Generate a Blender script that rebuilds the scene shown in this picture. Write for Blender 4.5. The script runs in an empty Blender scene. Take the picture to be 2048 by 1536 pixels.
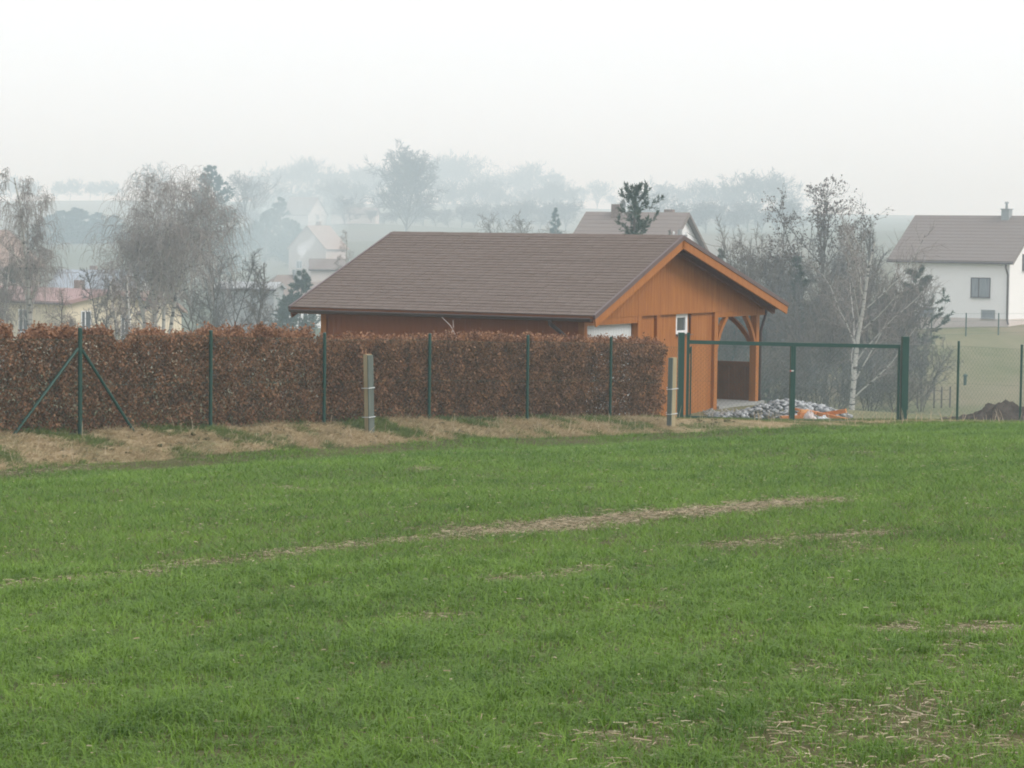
import bpy, math, random
import numpy as np
from mathutils import Vector, Matrix

# ------------------------------------------------------------------ camera, sky, sun, exposure
scene = bpy.context.scene
F = 5000.0                                   # focal length in pixels of a 2048 px wide frame
PITCH = math.atan(303.0 / F)
ROLL = 0.012
cam_d = bpy.data.cameras.new('camera')
cam = bpy.data.objects.new('camera', cam_d)
scene.collection.objects.link(cam)
cam_d.sensor_width = 36.0
cam_d.lens = 36.0 * F / 2048.0
cam_d.clip_end = 9000.0
_fw = Vector((0, math.cos(PITCH), -math.sin(PITCH)))
_r0 = Vector((1, 0, 0)); _u0 = _r0.cross(_fw)
_rt = _r0 * math.cos(ROLL) + _u0 * math.sin(ROLL)
_up = _u0 * math.cos(ROLL) - _r0 * math.sin(ROLL)
cam.matrix_world = Matrix(((_rt.x, _up.x, -_fw.x, 0), (_rt.y, _up.y, -_fw.y, 0), (_rt.z, _up.z, -_fw.z, 0), (0, 0, 0, 1)))
scene.camera = cam

SUN_EL, SUN_AZ = math.radians(42), math.radians(112)     # azimuth clockwise from +Y
world = bpy.data.worlds.new('World'); scene.world = world; world.use_nodes = True
wn, wl = world.node_tree.nodes, world.node_tree.links
wn.clear()
sky = wn.new('ShaderNodeTexSky'); sky.sky_type = 'NISHITA'; sky.sun_disc = False
sky.sun_elevation = SUN_EL; sky.sun_rotation = SUN_AZ
sky.dust_density = 4.0
sc_ = wn.new('ShaderNodeVectorMath'); sc_.operation = 'SCALE'; sc_.inputs['Scale'].default_value = 0.10
wl.new(sky.outputs[0], sc_.inputs[0])
mx = wn.new('ShaderNodeMix'); mx.data_type = 'RGBA'
mx.inputs[0].default_value = 0.94            # a closed layer of thin bright cloud over the blue
wl.new(sc_.outputs[0], mx.inputs[6]); mx.inputs[7].default_value = (0.932, 0.980, 1.026, 1)
bg = wn.new('ShaderNodeBackground'); bg.inputs[1].default_value = 1.0
wl.new(mx.outputs[2], bg.inputs[0])
wo = wn.new('ShaderNodeOutputWorld'); wl.new(bg.outputs[0], wo.inputs[0])

sun_d = bpy.data.lights.new('sun', 'SUN'); sun_d.energy = 1.5; sun_d.angle = math.radians(25); sun_d.color = (1.0, 0.95, 0.88)
sun = bpy.data.objects.new('sun', sun_d); scene.collection.objects.link(sun)
sdir = Vector((math.sin(SUN_AZ) * math.cos(SUN_EL), math.cos(SUN_AZ) * math.cos(SUN_EL), math.sin(SUN_EL)))
sun.rotation_euler = (-sdir).to_track_quat('-Z', 'Y').to_euler()
scene.view_settings.view_transform = 'Standard'; scene.view_settings.look = 'None'
scene.view_settings.gamma = 1.0; scene.view_settings.exposure = 0.37
scene.view_settings.use_curve_mapping = False
cy = scene.cycles
cy.volume_bounces = 5; cy.max_bounces = 7; cy.diffuse_bounces = 3; cy.glossy_bounces = 2
cy.transmission_bounces = 3; cy.transparent_max_bounces = 8
cy.filter_width = 1.9
cy.use_denoising = True
cy.use_adaptive_sampling = True; cy.adaptive_threshold = 0.02
HAZE = 0.00115

# ------------------------------------------------------------------ helpers
COL = scene.collection

def P(px, py, D):
    """world point seen at pixel (px, py) of the 2048x1536 photograph at depth D metres"""
    d = _fw + _rt * ((px - 1024.0) / F) + _up * ((768.0 - py) / F)
    return d * (D / d.y)

def tag(o, label=None, cat=None, group=None, kind=None):
    if label: o['label'] = label
    if cat: o['category'] = cat
    if group: o['group'] = group
    if kind: o['kind'] = kind
    return o

def empty(name, loc, rz=0.0, label=None, cat=None, group=None):
    o = bpy.data.objects.new(name, None); COL.objects.link(o)
    o.location = loc; o.rotation_euler = (0, 0, rz); o.empty_display_size = 0.2
    return tag(o, label, cat, group)

def link(name, me, mat, parent=None):
    o = bpy.data.objects.new(name, me); COL.objects.link(o)
    if mat is not None and len(me.materials) == 0: me.materials.append(mat)
    if parent is not None: o.parent = parent
    return o

def mesh_np(name, V, Fc, rnd=None, smooth=False):
    """V (n,3); Fc list of int arrays (m,k)"""
    me = bpy.data.meshes.new(name)
    V = np.asarray(V, np.float32)
    if not isinstance(Fc, list): Fc = [Fc]
    Fc = [np.asarray(f, np.int32) for f in Fc if len(f)]
    me.vertices.add(len(V)); me.vertices.foreach_set('co', V.ravel())
    nl = sum(f.size for f in Fc); npoly = sum(len(f) for f in Fc)
    me.loops.add(nl); me.loops.foreach_set('vertex_index', np.concatenate([f.ravel() for f in Fc]))
    me.polygons.add(npoly)
    tot = np.concatenate([np.full(len(f), f.shape[1], np.int32) for f in Fc])
    st = np.concatenate([[0], np.cumsum(tot)[:-1]]).astype(np.int32)
    me.polygons.foreach_set('loop_start', st); me.polygons.foreach_set('loop_total', tot)
    if smooth: me.polygons.foreach_set('use_smooth', np.ones(npoly, bool))
    if rnd is not None:
        a = me.attributes.new('rnd', 'FLOAT', 'FACE'); a.data.foreach_set('value', np.asarray(rnd, np.float32))
    me.update(calc_edges=True)
    return me

class MB:
    """collects boxes, beams and tubes into one mesh"""
    def __init__(s): s.v = []; s.f = []
    def add(s, vs, fs):
        n = len(s.v); s.v += [tuple(v) for v in vs]; s.f += [tuple(i + n for i in f) for f in fs]; return s
    def box(s, a, b):
        (x0, y0, z0), (x1, y1, z1) = a, b
        return s.add([(x0,y0,z0),(x1,y0,z0),(x1,y1,z0),(x0,y1,z0),(x0,y0,z1),(x1,y0,z1),(x1,y1,z1),(x0,y1,z1)],
                     [(3,2,1,0),(4,5,6,7),(0,1,5,4),(1,2,6,5),(2,3,7,6),(3,0,4,7)])
    def beam(s, p0, p1, w, h, up=(0,0,1)):
        p0, p1 = Vector(p0), Vector(p1); t = (p1 - p0).normalized(); u = Vector(up)
        sd = t.cross(u)
        if sd.length < 1e-4: sd = t.cross(Vector((1,0,0)))
        sd.normalize(); u = sd.cross(t).normalized()
        a, b = sd * (w / 2), u * (h / 2)
        vs = [p0-a-b, p0+a-b, p0+a+b, p0-a+b, p1-a-b, p1+a-b, p1+a+b, p1-a+b]
        return s.add(vs, [(3,2,1,0),(4,5,6,7),(0,1,5,4),(1,2,6,5),(2,3,7,6),(3,0,4,7)])
    def tube(s, pts, r, n=8, cap=True):
        pts = [Vector(p) for p in pts]; m = len(pts); rr = r if isinstance(r, (list, tuple)) else [r] * m
        base = len(s.v); prev = None
        for i, p in enumerate(pts):
            t = (pts[min(i+1, m-1)] - pts[max(i-1, 0)]).normalized()
            ref = prev if prev is not None else (Vector((0,0,1)) if abs(t.z) < .9 else Vector((1,0,0)))
            a = (ref - t * ref.dot(t)).normalized(); prev = a; b = t.cross(a)
            for k in range(n):
                an = 2 * math.pi * k / n
                s.v.append(tuple(p + (a * math.cos(an) + b * math.sin(an)) * rr[i]))
        for i in range(m - 1):
            for k in range(n):
                k2 = (k + 1) % n
                s.f.append((base+i*n+k, base+i*n+k2, base+(i+1)*n+k2, base+(i+1)*n+k))
        if cap:
            s.f.append(tuple(base + k for k in reversed(range(n))))
            s.f.append(tuple(base + (m-1)*n + k for k in range(n)))
        return s
    def prism(s, poly, d):
        """extrude a planar 3-D polygon by vector d"""
        n = len(poly); d = Vector(d); a = [Vector(p) for p in poly]
        fs = [tuple(range(n)), tuple(reversed(range(n, 2*n)))]
        for i in range(n): j = (i+1) % n; fs.append((i, i+n, j+n, j))
        return s.add(a + [p + d for p in a], fs)
    def mesh(s, name, bevel=0):
        me = bpy.data.meshes.new(name); me.from_pydata(s.v, [], s.f); me.update(); return me
    def build(s, name, mat, parent=None):
        me = s.mesh(name)
        import bmesh
        bm = bmesh.new(); bm.from_mesh(me); bmesh.ops.recalc_face_normals(bm, faces=bm.faces); bm.to_mesh(me); bm.free()
        return link(name, me, mat, parent)

def sines(seed, n=6):
    r = np.random.default_rng(seed); a = r.uniform(0, 2*np.pi, n); ph = r.uniform(0, 2*np.pi, n); k = r.uniform(.6, 1.6, n)
    return lambda x, y, sc: sum(np.sin((x*np.cos(a[i]) + y*np.sin(a[i])) * k[i] * 2*np.pi/sc + ph[i]) for i in range(n)) / math.sqrt(n) * 0.9

# ------------------------------------------------------------------ materials
def M(name, c1, c2=None, kn=1.0, scale=6.0, stretch=(1,1,1), ka=0.0, ko=0.0, rough=0.8, spec=0.25, bump=0.0, bscale=None,
      detail=5.0, coord='Object', transl=0.0, metal=0.0, c3=None, s3=1.0, t3=(.5,.6)):
    m = bpy.data.materials.new(name); m.use_nodes = True
    N, L = m.node_tree.nodes, m.node_tree.links
    bs = N['Principled BSDF']; out = N['Material Output']
    if c2 is None: c2 = tuple(c * .75 for c in c1)
    tc = N.new('ShaderNodeTexCoord'); mp = N.new('ShaderNodeMapping'); mp.inputs['Scale'].default_value = stretch
    if coord == 'World':
        g = N.new('ShaderNodeNewGeometry'); L.new(g.outputs['Position'], mp.inputs[0])
    else: L.new(tc.outputs[coord], mp.inputs[0])
    nz = N.new('ShaderNodeTexNoise'); nz.inputs['Scale'].default_value = scale; nz.inputs['Detail'].default_value = detail
    nz.inputs['Roughness'].default_value = 0.62
    L.new(mp.outputs[0], nz.inputs[0])
    def madd(src, k, prev):
        n = N.new('ShaderNodeMath'); n.operation = 'MULTIPLY_ADD'; L.new(src, n.inputs[0]); n.inputs[1].default_value = k
        if isinstance(prev, float): n.inputs[2].default_value = prev
        else: L.new(prev, n.inputs[2])
        return n.outputs[0]
    kn2 = kn * 2.2
    f = madd(nz.outputs[0], kn2, 0.5 - kn2 * .5 - ka * .5 - ko * .5)
    if ka:
        at = N.new('ShaderNodeAttribute'); at.attribute_name = 'rnd'; f = madd(at.outputs['Fac'], ka, f)
    if ko:
        oi = N.new('ShaderNodeObjectInfo'); f = madd(oi.outputs['Random'], ko, f)
    cl = N.new('ShaderNodeClamp'); L.new(f, cl.inputs[0])
    mixn = N.new('ShaderNodeMix'); mixn.data_type = 'RGBA'; L.new(cl.outputs[0], mixn.inputs[0])
    mixn.inputs[6].default_value = (*c1, 1); mixn.inputs[7].default_value = (*c2, 1)
    col = mixn.outputs[2]
    if c3 is not None:
        n3 = N.new('ShaderNodeTexNoise'); n3.inputs['Scale'].default_value = s3; n3.inputs['Detail'].default_value = 6
        L.new(mp.outputs[0], n3.inputs[0])
        mr = N.new('ShaderNodeMapRange'); mr.inputs[1].default_value = t3[0]; mr.inputs[2].default_value = t3[1]
        L.new(n3.outputs[0], mr.inputs[0])
        m3 = N.new('ShaderNodeMix'); m3.data_type = 'RGBA'; L.new(mr.outputs[0], m3.inputs[0])
        L.new(col, m3.inputs[6]); m3.inputs[7].default_value = (*c3, 1); col = m3.outputs[2]
    L.new(col, bs.inputs['Base Color'])
    bs.inputs['Roughness'].default_value = rough; bs.inputs['Specular IOR Level'].default_value = spec; bs.inputs['Metallic'].default_value = metal
    if bump:
        nb = N.new('ShaderNodeTexNoise'); nb.inputs['Scale'].default_value = bscale or scale * 3; nb.inputs['Detail'].default_value = 4
        L.new(mp.outputs[0], nb.inputs[0])
        b = N.new('ShaderNodeBump'); b.inputs['Strength'].default_value = bump; b.inputs['Distance'].default_value = 0.05
        L.new(nb.outputs[0], b.inputs['Height']); L.new(b.outputs[0], bs.inputs['Normal'])
    if transl:
        tr = N.new('ShaderNodeBsdfTranslucent'); L.new(col, tr.inputs[0])
        ms = N.new('ShaderNodeMixShader'); ms.inputs[0].default_value = transl
        L.new(bs.outputs[0], ms.inputs[1]); L.new(tr.outputs[0], ms.inputs[2]); L.new(ms.outputs[0], out.inputs[0])
    return m

MAT = {}
MAT['soil'] = M('field_soil', (.075,.075,.030), (.13,.115,.060), kn=1.1, scale=3.0, rough=1, spec=.05, bump=.6, coord='World', bscale=25)
MAT['verge'] = M('verge_soil', (.30,.225,.135), (.46,.37,.24), kn=1.2, scale=2.2, rough=1, spec=.05, bump=.8, coord='World', bscale=18, c3=(.12,.14,.06), s3=.8, t3=(.47,.60))
MAT['meadow'] = M('meadow_grass', (.145,.155,.08), (.21,.195,.12), kn=1.7, scale=.22, stretch=(1,.45,1), rough=1, spec=.05, bump=.5, coord='World', bscale=6, detail=9, c3=(.25,.205,.145), s3=.06, t3=(.5,.66))
MAT['hills'] = M('hill_fields', (.10,.125,.085), (.20,.17,.13), kn=1.6, scale=.0045, stretch=(1,.5,1), rough=1, spec=.02, coord='World', detail=3)
MAT['wheat'] = M('wheat_leaf', (.060,.138,.007), (.215,.355,.040), kn=.60, scale=.45, ka=.95, ko=0, rough=.45, spec=.35, coord='World', transl=.35, detail=6)
MAT['drygrass'] = M('dry_grass', (.34,.255,.14), (.56,.46,.30), kn=.3, scale=1.5, ka=.8, ko=.5, rough=.8, spec=.1, coord='World', transl=.2)
MAT['greengrass'] = M('verge_grass', (.10,.16,.045), (.22,.25,.085), kn=.3, scale=1.5, ka=.8, ko=.5, rough=.7, spec=.15, coord='World', transl=.2)
MAT['straw'] = M('straw', (.34,.255,.16), (.60,.50,.36), kn=.2, scale=3, ka=1.0, rough=.6, spec=.2)
MAT['beech'] = M('beech_leaf', (.130,.062,.036), (.47,.250,.138), kn=.75, scale=2.6, ka=.95, rough=.65, spec=.2, coord='World', transl=.2, detail=3)
MAT['beech_stem'] = M('beech_stem', (.11,.08,.065), (.17,.14,.12), rough=.9)
MAT['green_paint'] = M('green_paint', (.010,.048,.036), (.018,.070,.052), kn=.5, scale=4, rough=.45, spec=.4)
MAT['green_wire'] = M('green_wire', (.03,.10,.07), rough=.6)
MAT['wood_grey'] = M('weathered_wood', (.34,.28,.17), (.44,.37,.24), stretch=(6,6,.6), scale=5, rough=.9)
MAT['wood_green'] = M('mossy_wood', (.10,.12,.105), (.16,.18,.16), stretch=(6,6,.6), scale=5, rough=.9)
MAT['tie'] = M('wire_tie', (.75,.77,.78), rough=.4)
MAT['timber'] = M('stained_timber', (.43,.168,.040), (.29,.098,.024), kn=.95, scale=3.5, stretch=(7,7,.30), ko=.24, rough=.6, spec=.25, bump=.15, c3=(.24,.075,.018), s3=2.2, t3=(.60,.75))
MAT['timber_side_shaded'] = M('shaded_side_boards', (.30,.098,.034), (.23,.072,.026), kn=.6, scale=3.5, stretch=(3,3,.35), ko=.16, rough=.6)  # redder, darker copy of the timber: shade under the eave put into its colour
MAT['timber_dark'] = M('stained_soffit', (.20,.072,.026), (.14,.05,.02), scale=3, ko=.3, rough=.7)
MAT['shingle'] = M('bitumen_shingle', (.146,.112,.096), (.200,.160,.140), kn=.7, scale=3, ko=.28, rough=.95, spec=.1, bump=.4, bscale=90)
MAT['flashing'] = M('brown_flashing', (.10,.065,.062), (.13,.085,.08), rough=.42, spec=.45)
MAT['gutter'] = M('brown_gutter', (.055,.035,.034), (.075,.05,.048), rough=.38, spec=.5)
MAT['white_pvc'] = M('white_frame', (.80,.81,.82), (.74,.75,.77), rough=.4)
MAT['door_white'] = M('white_steel', (.76,.79,.80), (.70,.73,.75), rough=.45)
MAT['glass'] = M('window_glass', (.06,.07,.08), (.09,.10,.11), rough=.08, spec=.6)
MAT['curtain_glass'] = M('curtained_glass', (.16,.18,.21), (.30,.32,.35), kn=1, scale=3, stretch=(4,4,.3), rough=.15, spec=.6)
MAT['concrete'] = M('concrete', (.36,.36,.35), (.27,.27,.265), rough=.95, bump=.2)
MAT['rock'] = M('crushed_stone', (.13,.135,.145), (.56,.57,.585), kn=.35, scale=5, ka=.9, rough=.9, bump=.3)
MAT['gravel'] = M('gravel', (.24,.24,.235), (.48,.48,.47), kn=.5, scale=8, ka=.9, rough=.95)
MAT['plank'] = M('new_plank', (.62,.27,.12), (.50,.19,.07), scale=4, ko=.5, rough=.7)
MAT['plank_end'] = M('raw_block', (.66,.36,.16), (.58,.30,.13), scale=4, rough=.7)
MAT['bag'] = M('torn_sacking', (.62,.48,.46), (.80,.76,.75), scale=6, rough=.6)
MAT['darksoil'] = M('dug_soil', (.055,.044,.040), (.115,.095,.084), kn=1.2, scale=5, rough=1, spec=.03, bump=1.0, bscale=14)
MAT['render_white'] = M('white_render', (.86,.86,.865), (.82,.82,.825), scale=1.5, rough=.9)
MAT['plinth'] = M('plinth_render', (.62,.56,.53), (.56,.50,.47), rough=.95)
MAT['roof_grey'] = M('tile_roof_grey', (.175,.145,.132), (.24,.20,.185), kn=.6, scale=14, stretch=(.3,.3,2.5), rough=.9)
MAT['roof_grey2'] = M('tile_roof_brown', (.20,.165,.15), (.26,.22,.20), kn=.6, scale=10, stretch=(.3,.3,2.5), rough=.9)
MAT['roof_red'] = M('tile_roof_red', (.29,.18,.17), (.37,.25,.24), kn=.9, scale=1.2, rough=.85)
MAT['roof_blue'] = M('sheet_roof_blue', (.33,.37,.42), (.28,.31,.36), rough=.7)
MAT['wall_cream'] = M('cream_render', (.70,.63,.48), (.62,.55,.42), scale=.8, kn=1.2, rough=.95)
MAT['wall_pink'] = M('pinkish_render', (.52,.44,.40), (.48,.40,.36), rough=.95)
MAT['wall_brick'] = M('orange_brick', (.36,.265,.225), (.31,.225,.19), rough=.95)
MAT['brick'] = M('chimney_brick', (.33,.27,.24), (.20,.16,.15), rough=.95)
MAT['chimney_grey'] = M('chimney_render', (.36,.39,.40), (.28,.30,.31), rough=.9)
MAT['metal_grey'] = M('galvanised', (.40,.41,.42), rough=.5, metal=.3)
MAT['birch_bark'] = M('birch_bark', (.46,.45,.42), (.33,.32,.30), scale=3, rough=.85, c3=(.06,.055,.05), s3=1.6, t3=(.54,.62), stretch=(1,1,4))
MAT['bark'] = M('dark_bark', (.085,.075,.066), (.13,.115,.10), scale=5, rough=.95)
MAT['twig_birch'] = M('birch_twig', (.20,.172,.158), (.29,.255,.232), kn=.6, scale=.8, rough=.9)
MAT['twig_brown'] = M('brown_twig', (.135,.120,.105), (.19,.172,.152), kn=.6, scale=.8, rough=.9)
MAT['twig_grey'] = M('grey_twig', (.125,.125,.120), (.185,.182,.175), kn=.6, scale=.8, rough=.9)
MAT['catkin'] = M('alder_cone', (.07,.048,.038), (.13,.09,.07), ka=.8, rough=.9)
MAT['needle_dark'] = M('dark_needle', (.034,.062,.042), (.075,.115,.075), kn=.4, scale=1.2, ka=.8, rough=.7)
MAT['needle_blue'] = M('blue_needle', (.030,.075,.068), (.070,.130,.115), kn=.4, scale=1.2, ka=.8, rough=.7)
MAT['red_dot'] = M('red_tag', (.65,.08,.06), rough=.5)

# ------------------------------------------------------------------ terrain height
FENCE0, FENCE1 = np.array([-7.085, 41.0]), np.array([2.117, 54.0])
def fence_pt(t): return FENCE0 + (FENCE1 - FENCE0) * t
_cp = [(0,0,-1.6),(-30,0,-1.7),(30,0,-1.5),(0,-60,-.2),(-60,-60,-.4),(60,-60,-.2)]
EDGE = [(-60,958,36.0),(0,940,37.0),(200,926,39.3),(400,911,41.3),(620,897,43.8),(800,886,45.8),(1024,876,48.9),(1300,866,52.4),(1500,858,53.6),(1700,853,54.5),(1850,849,54.8),(2048,847,55.2),(2150,846,55.6)]
_e = [P(*e) for e in EDGE]; _cp += [tuple(p) for p in _e]
_cp += [(p.x*f, p.y*f, -1.6+(p.z+1.6)*f) for p in _e[1:-1:2] for f in (.25,.42,.58,.73,.87)]   # an even fall from the camera to the field edge
FB = [(160,872,41.0),(420,860,43.6),(647,851,46.2),(858,842,48.8),(1054,840,51.4),(1220,837,54.0),(1362,840,56.4),(1582,842,56.8),(1807,842,57.0),(1914,843,57.0),(2040,846,58.5),(0,882,39.3)]
_cp += [tuple(P(*e)) for e in FB]
_cp += [(1.6,57,-4.45),(6.45,65.7,-4.45),(-4.6,60.5,-4.45),(.3,69.2,-4.5),(6,60,-4.4),(9,61,-4.4),(13,61,-4.5),(-8,52,-4.3),(-12,46,-4.1),(-20,40,-3.6),(20,60,-4.4),(40,60,-4),(-40,40,-3.2)]
_cp += [(10,78,-6.2),(0,85,-6.6),(-10,80,-6.2),(-25,80,-6),(25,80,-5.6),(12,100,-8.4),(-15,110,-8),(20,125,-10.0),(26,125,-10.4),(20.7,150,-10.2),(10,150,-10.6),(-20,150,-9.4),(-40,150,-9)]
_cp += [tuple(P(x, y, D)) for x, y, D in [(1950,842,140),(2100,840,140),(1900,742,168),(2040,735,170),(1850,662,196),(1950,652,200),(2100,646,200),(2030,650,210)]]
_cp += [(40,240,-6.5),(60,260,-6),(10,230,-9.5),(-40,240,-11.5),(-20,260,-10.2),(0,330,-9.5),(-60,350,-12),(50,400,-3.5)]
_cp += [tuple(P(x, y, D)) for x, y, D in [(634,556,560),(100,596,450),(200,540,600),(100,490,800),(-300,480,800),(820,480,850),(612,450,950),(710,443,950),(1050,470,700),(1500,472,700),(1900,462,700),
        (100,455,1050),(450,450,1050),(950,462,1000),(1250,462,1000),(1550,458,1000),(1900,448,1000),
        (0,404,1700),(200,400,1700),(450,403,1650),(700,408,1650),(950,408,1650),(1200,420,1600),(1500,430,1500),(1800,430,1600),(2048,438,1600),(-600,404,1700),(2700,440,1600)]]
_cp += [(0,2500,2),(-900,2500,4),(900,2500,2),(0,3800,-30),(-2500,3800,-30),(2500,3800,-30),(-2500,0,-2),(2500,0,-2),(-2000,1700,18),(2000,1700,14),(-600,100,-6),(600,100,-6),(0,-800,2)]
_cp = np.array(_cp, float)
def _phi(r): return np.sqrt(r*r + 9.0)
_n = len(_cp)
_A = np.zeros((_n+3, _n+3)); _dx = _cp[:,None,:2] - _cp[None,:,:2]
_A[:_n,:_n] = _phi(np.sqrt((_dx**2).sum(-1))); _A[:_n,_n] = 1; _A[:_n,_n+1:] = _cp[:,:2]; _A[_n,:_n] = 1; _A[_n+1:,:_n] = _cp[:,:2].T
_w = np.linalg.solve(_A, np.concatenate([_cp[:,2], [0,0,0]]))
def H(x, y):
    x = np.atleast_1d(np.asarray(x, float)); y = np.atleast_1d(np.asarray(y, float)); sh = x.shape
    x = x.ravel(); y = y.ravel(); out = np.empty(len(x))
    for i in range(0, len(x), 20000):
        xx, yy = x[i:i+20000], y[i:i+20000]
        r = np.sqrt((xx[:,None]-_cp[None,:,0])**2 + (yy[:,None]-_cp[None,:,1])**2)
        out[i:i+20000] = _phi(r) @ _w[:_n] + _w[_n] + _w[_n+1]*xx + _w[_n+2]*yy
    return out.reshape(sh)
def h1(x, y): return float(H(x, y)[0])
def ground_at(px, py, d0=6.0, d1=58.0):
    for D in np.linspace(d0, d1, 400):
        p = P(px, py, D)
        if p.z <= h1(p.x, p.y): return p
    return P(px, py, d1)

_ex = np.array([p.x for p in _e]); _ey = np.array([p.y for p in _e])
def y_edge(x): return np.interp(x, _ex, _ey)
_bx = np.array([-9.2,-7.085,2.117,3.81,9.0,14.0]); _by = np.array([38.6,41.9,54.9,57.6,58.4,59.6])
def y_back(x): return np.interp(x, _bx, _by)

xin = np.arange(-14, 17.01, .25)
xo = 17 * (1.09 ** np.arange(1, 62)); xcols = np.concatenate([-(xo[::-1]) * 14/17, xin, xo]); xcols = xcols[np.abs(xcols) < 3200]
def strip(name, ts, ya, yb, mat, bumpf=None, kind='structure'):
    X = np.repeat(xcols[None,:], len(ts), 0); A = ya(xcols); B = yb(xcols)
    Y = A[None,:] + (B - A)[None,:] * np.asarray(ts)[:,None]
    Z = H(X, Y)
    if bumpf is not None: Z = Z + bumpf(X, Y, np.asarray(ts)[:,None])
    V = np.stack([X, Y, Z], -1).reshape(-1, 3); nx = len(xcols); r, c = np.meshgrid(np.arange(len(ts)-1), np.arange(nx-1), indexing='ij')
    i = (r*nx + c).ravel(); Q = np.stack([i, i+1, i+nx+1, i+nx], -1)
    return tag(link(name, mesh_np(name, V, Q, smooth=True), mat), kind=kind)
n1, n2, n3_ = sines(1), sines(2), sines(3)
const = lambda v: (lambda x: np.full_like(x, float(v)))
strip('field', np.linspace(0, 1, 48)**.7, const(-80), y_edge, MAT['soil'])
def vb(X, Y, T):
    w = np.sin(np.pi * T); ins = (np.abs(X) < 16)
    left = np.clip((1.0 - X) / 6.0, 0.15, 1)
    return w * ins * (0.050*n1(X, Y, 1.3) + .045*n2(X, Y, .5) + .02*n3_(X, Y, .22) + .03) * left
strip('verge', np.linspace(0, 1, 34), y_edge, y_back, MAT['verge'], vb)
strip('meadow', np.concatenate([np.linspace(0, .12, 30), np.linspace(.13, 1, 70)]), y_back, const(232), MAT['meadow'])
strip('hills', np.linspace(0, 1, 70)**1.9, const(232), const(3900), MAT['hills'])

# ------------------------------------------------------------------ tree generator (vectorised by level)
def unit(v): return v / np.maximum(np.linalg.norm(v, axis=-1, keepdims=True), 1e-9)
def rperp(d, r):
    v = r.normal(size=d.shape); v -= d * (v*d).sum(-1, keepdims=True); return unit(v)
def polyl(st, d, ln, K, wig, grav, r):
    N = len(st); pts = np.zeros((N, K, 3)); pts[:,0] = st; step = (ln/(K-1))[:,None]
    for k in range(1, K):
        d = unit(d + wig*r.normal(size=d.shape) + np.array([0,0,grav]) * (k/(K-1)))
        pts[:,k] = pts[:,k-1] + d*step
    return pts
def tubes(pts, rad, S):
    N, K, _ = pts.shape
    t = np.empty_like(pts); t[:,1:-1] = pts[:,2:]-pts[:,:-2]; t[:,0] = pts[:,1]-pts[:,0]; t[:,-1] = pts[:,-1]-pts[:,-2]; t = unit(t)
    ref = np.where(np.abs(t[:,:1,2:3]) < .8, np.array([0,0,1.0]), np.array([1.0,0,0])) + np.array([.1,.17,.05])
    a = unit(np.cross(t, ref)); b = np.cross(t, a)
    if S == 2:
        ph = (np.arange(N) * 2.399)[:,None,None]; o = a*np.cos(ph) + b*np.sin(ph)
        V = np.stack([pts - o*rad[...,None], pts + o*rad[...,None]], 2)
    else:
        an = np.arange(S)*2*np.pi/S
        V = pts[:,:,None,:] + (a[:,:,None,:]*np.cos(an)[None,None,:,None] + b[:,:,None,:]*np.sin(an)[None,None,:,None])*rad[:,:,None,None]
    idx = np.arange(N*K*S).reshape(N, K, S); qs = []
    for s in range(S if S > 2 else 1):
        s2 = (s+1) % S
        qs.append(np.stack([idx[:,:-1,s], idx[:,:-1,s2], idx[:,1:,s2], idx[:,1:,s]], -1).reshape(-1, 4))
    return V.reshape(-1, 3), np.concatenate(qs)
def join(parts):
    Vs, Fs, n = [], [], 0
    for V, Q in parts: Vs.append(V); Fs.append(Q+n); n += len(V)
    return np.concatenate(Vs), np.concatenate(Fs)
def grow(r, stems, levels):
    """stems: (start, dir, len, rad, K, wig, grav); levels: list of dicts"""
    st, d, ln, rd, K, wig, grav = stems
    pts = polyl(np.array(st, float), unit(np.array(d, float)), np.array(ln, float), K, wig, grav, r)
    rad = np.array(rd, float)[:,None] * np.linspace(1, .22, K)[None,:]**.9
    out = [(pts, rad, np.array(ln, float))]
    for L in levels:
        pp, pr, pl = out[L.get('on', -1)]; N, K0, _ = pp.shape; n = L['n']
        t = (np.arange(n)[None,:] + r.uniform(0, 1, (N, n)))/n
        t = L['t0'] + (L['t1']-L['t0'])*t
        f = t*(K0-1); i = np.minimum(f.astype(int), K0-2); w = (f-i)[...,None]; ii = np.arange(N)[:,None]
        p = pp[ii,i]*(1-w) + pp[ii,i+1]*w; tg = unit(pp[ii,i+1]-pp[ii,i]); rr = pr[ii,i]*(1-w[...,0]) + pr[ii,i+1]*w[...,0]
        p, tg, rr, t = p.reshape(-1,3), tg.reshape(-1,3), rr.ravel(), t.ravel()
        a = np.radians(L['ang'] + L.get('sd', 12)*r.normal(size=len(t)))[:,None]
        dd = unit(tg*np.cos(a) + rperp(tg, r)*np.sin(a))
        if 'lift' in L: dd = unit(dd + np.array([0,0,L['lift']]))
        sh = L['shape'](t) if 'shape' in L else 1 - .45*t
        ln2 = np.repeat(pl, n)*L['lr']*sh*r.uniform(.75, 1.25, len(t))
        K2 = L.get('K', 4)
        q = polyl(p, dd, ln2, K2, L.get('wig', .12), L.get('grav', 0), r)
        r0 = np.clip(rr*L.get('rr', .6), L.get('rmin', .004), None)
        rad = r0[:,None]*np.linspace(1, L.get('tip', .35), K2)[None,:]
        out.append((q, rad, ln2))
    return out
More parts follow.
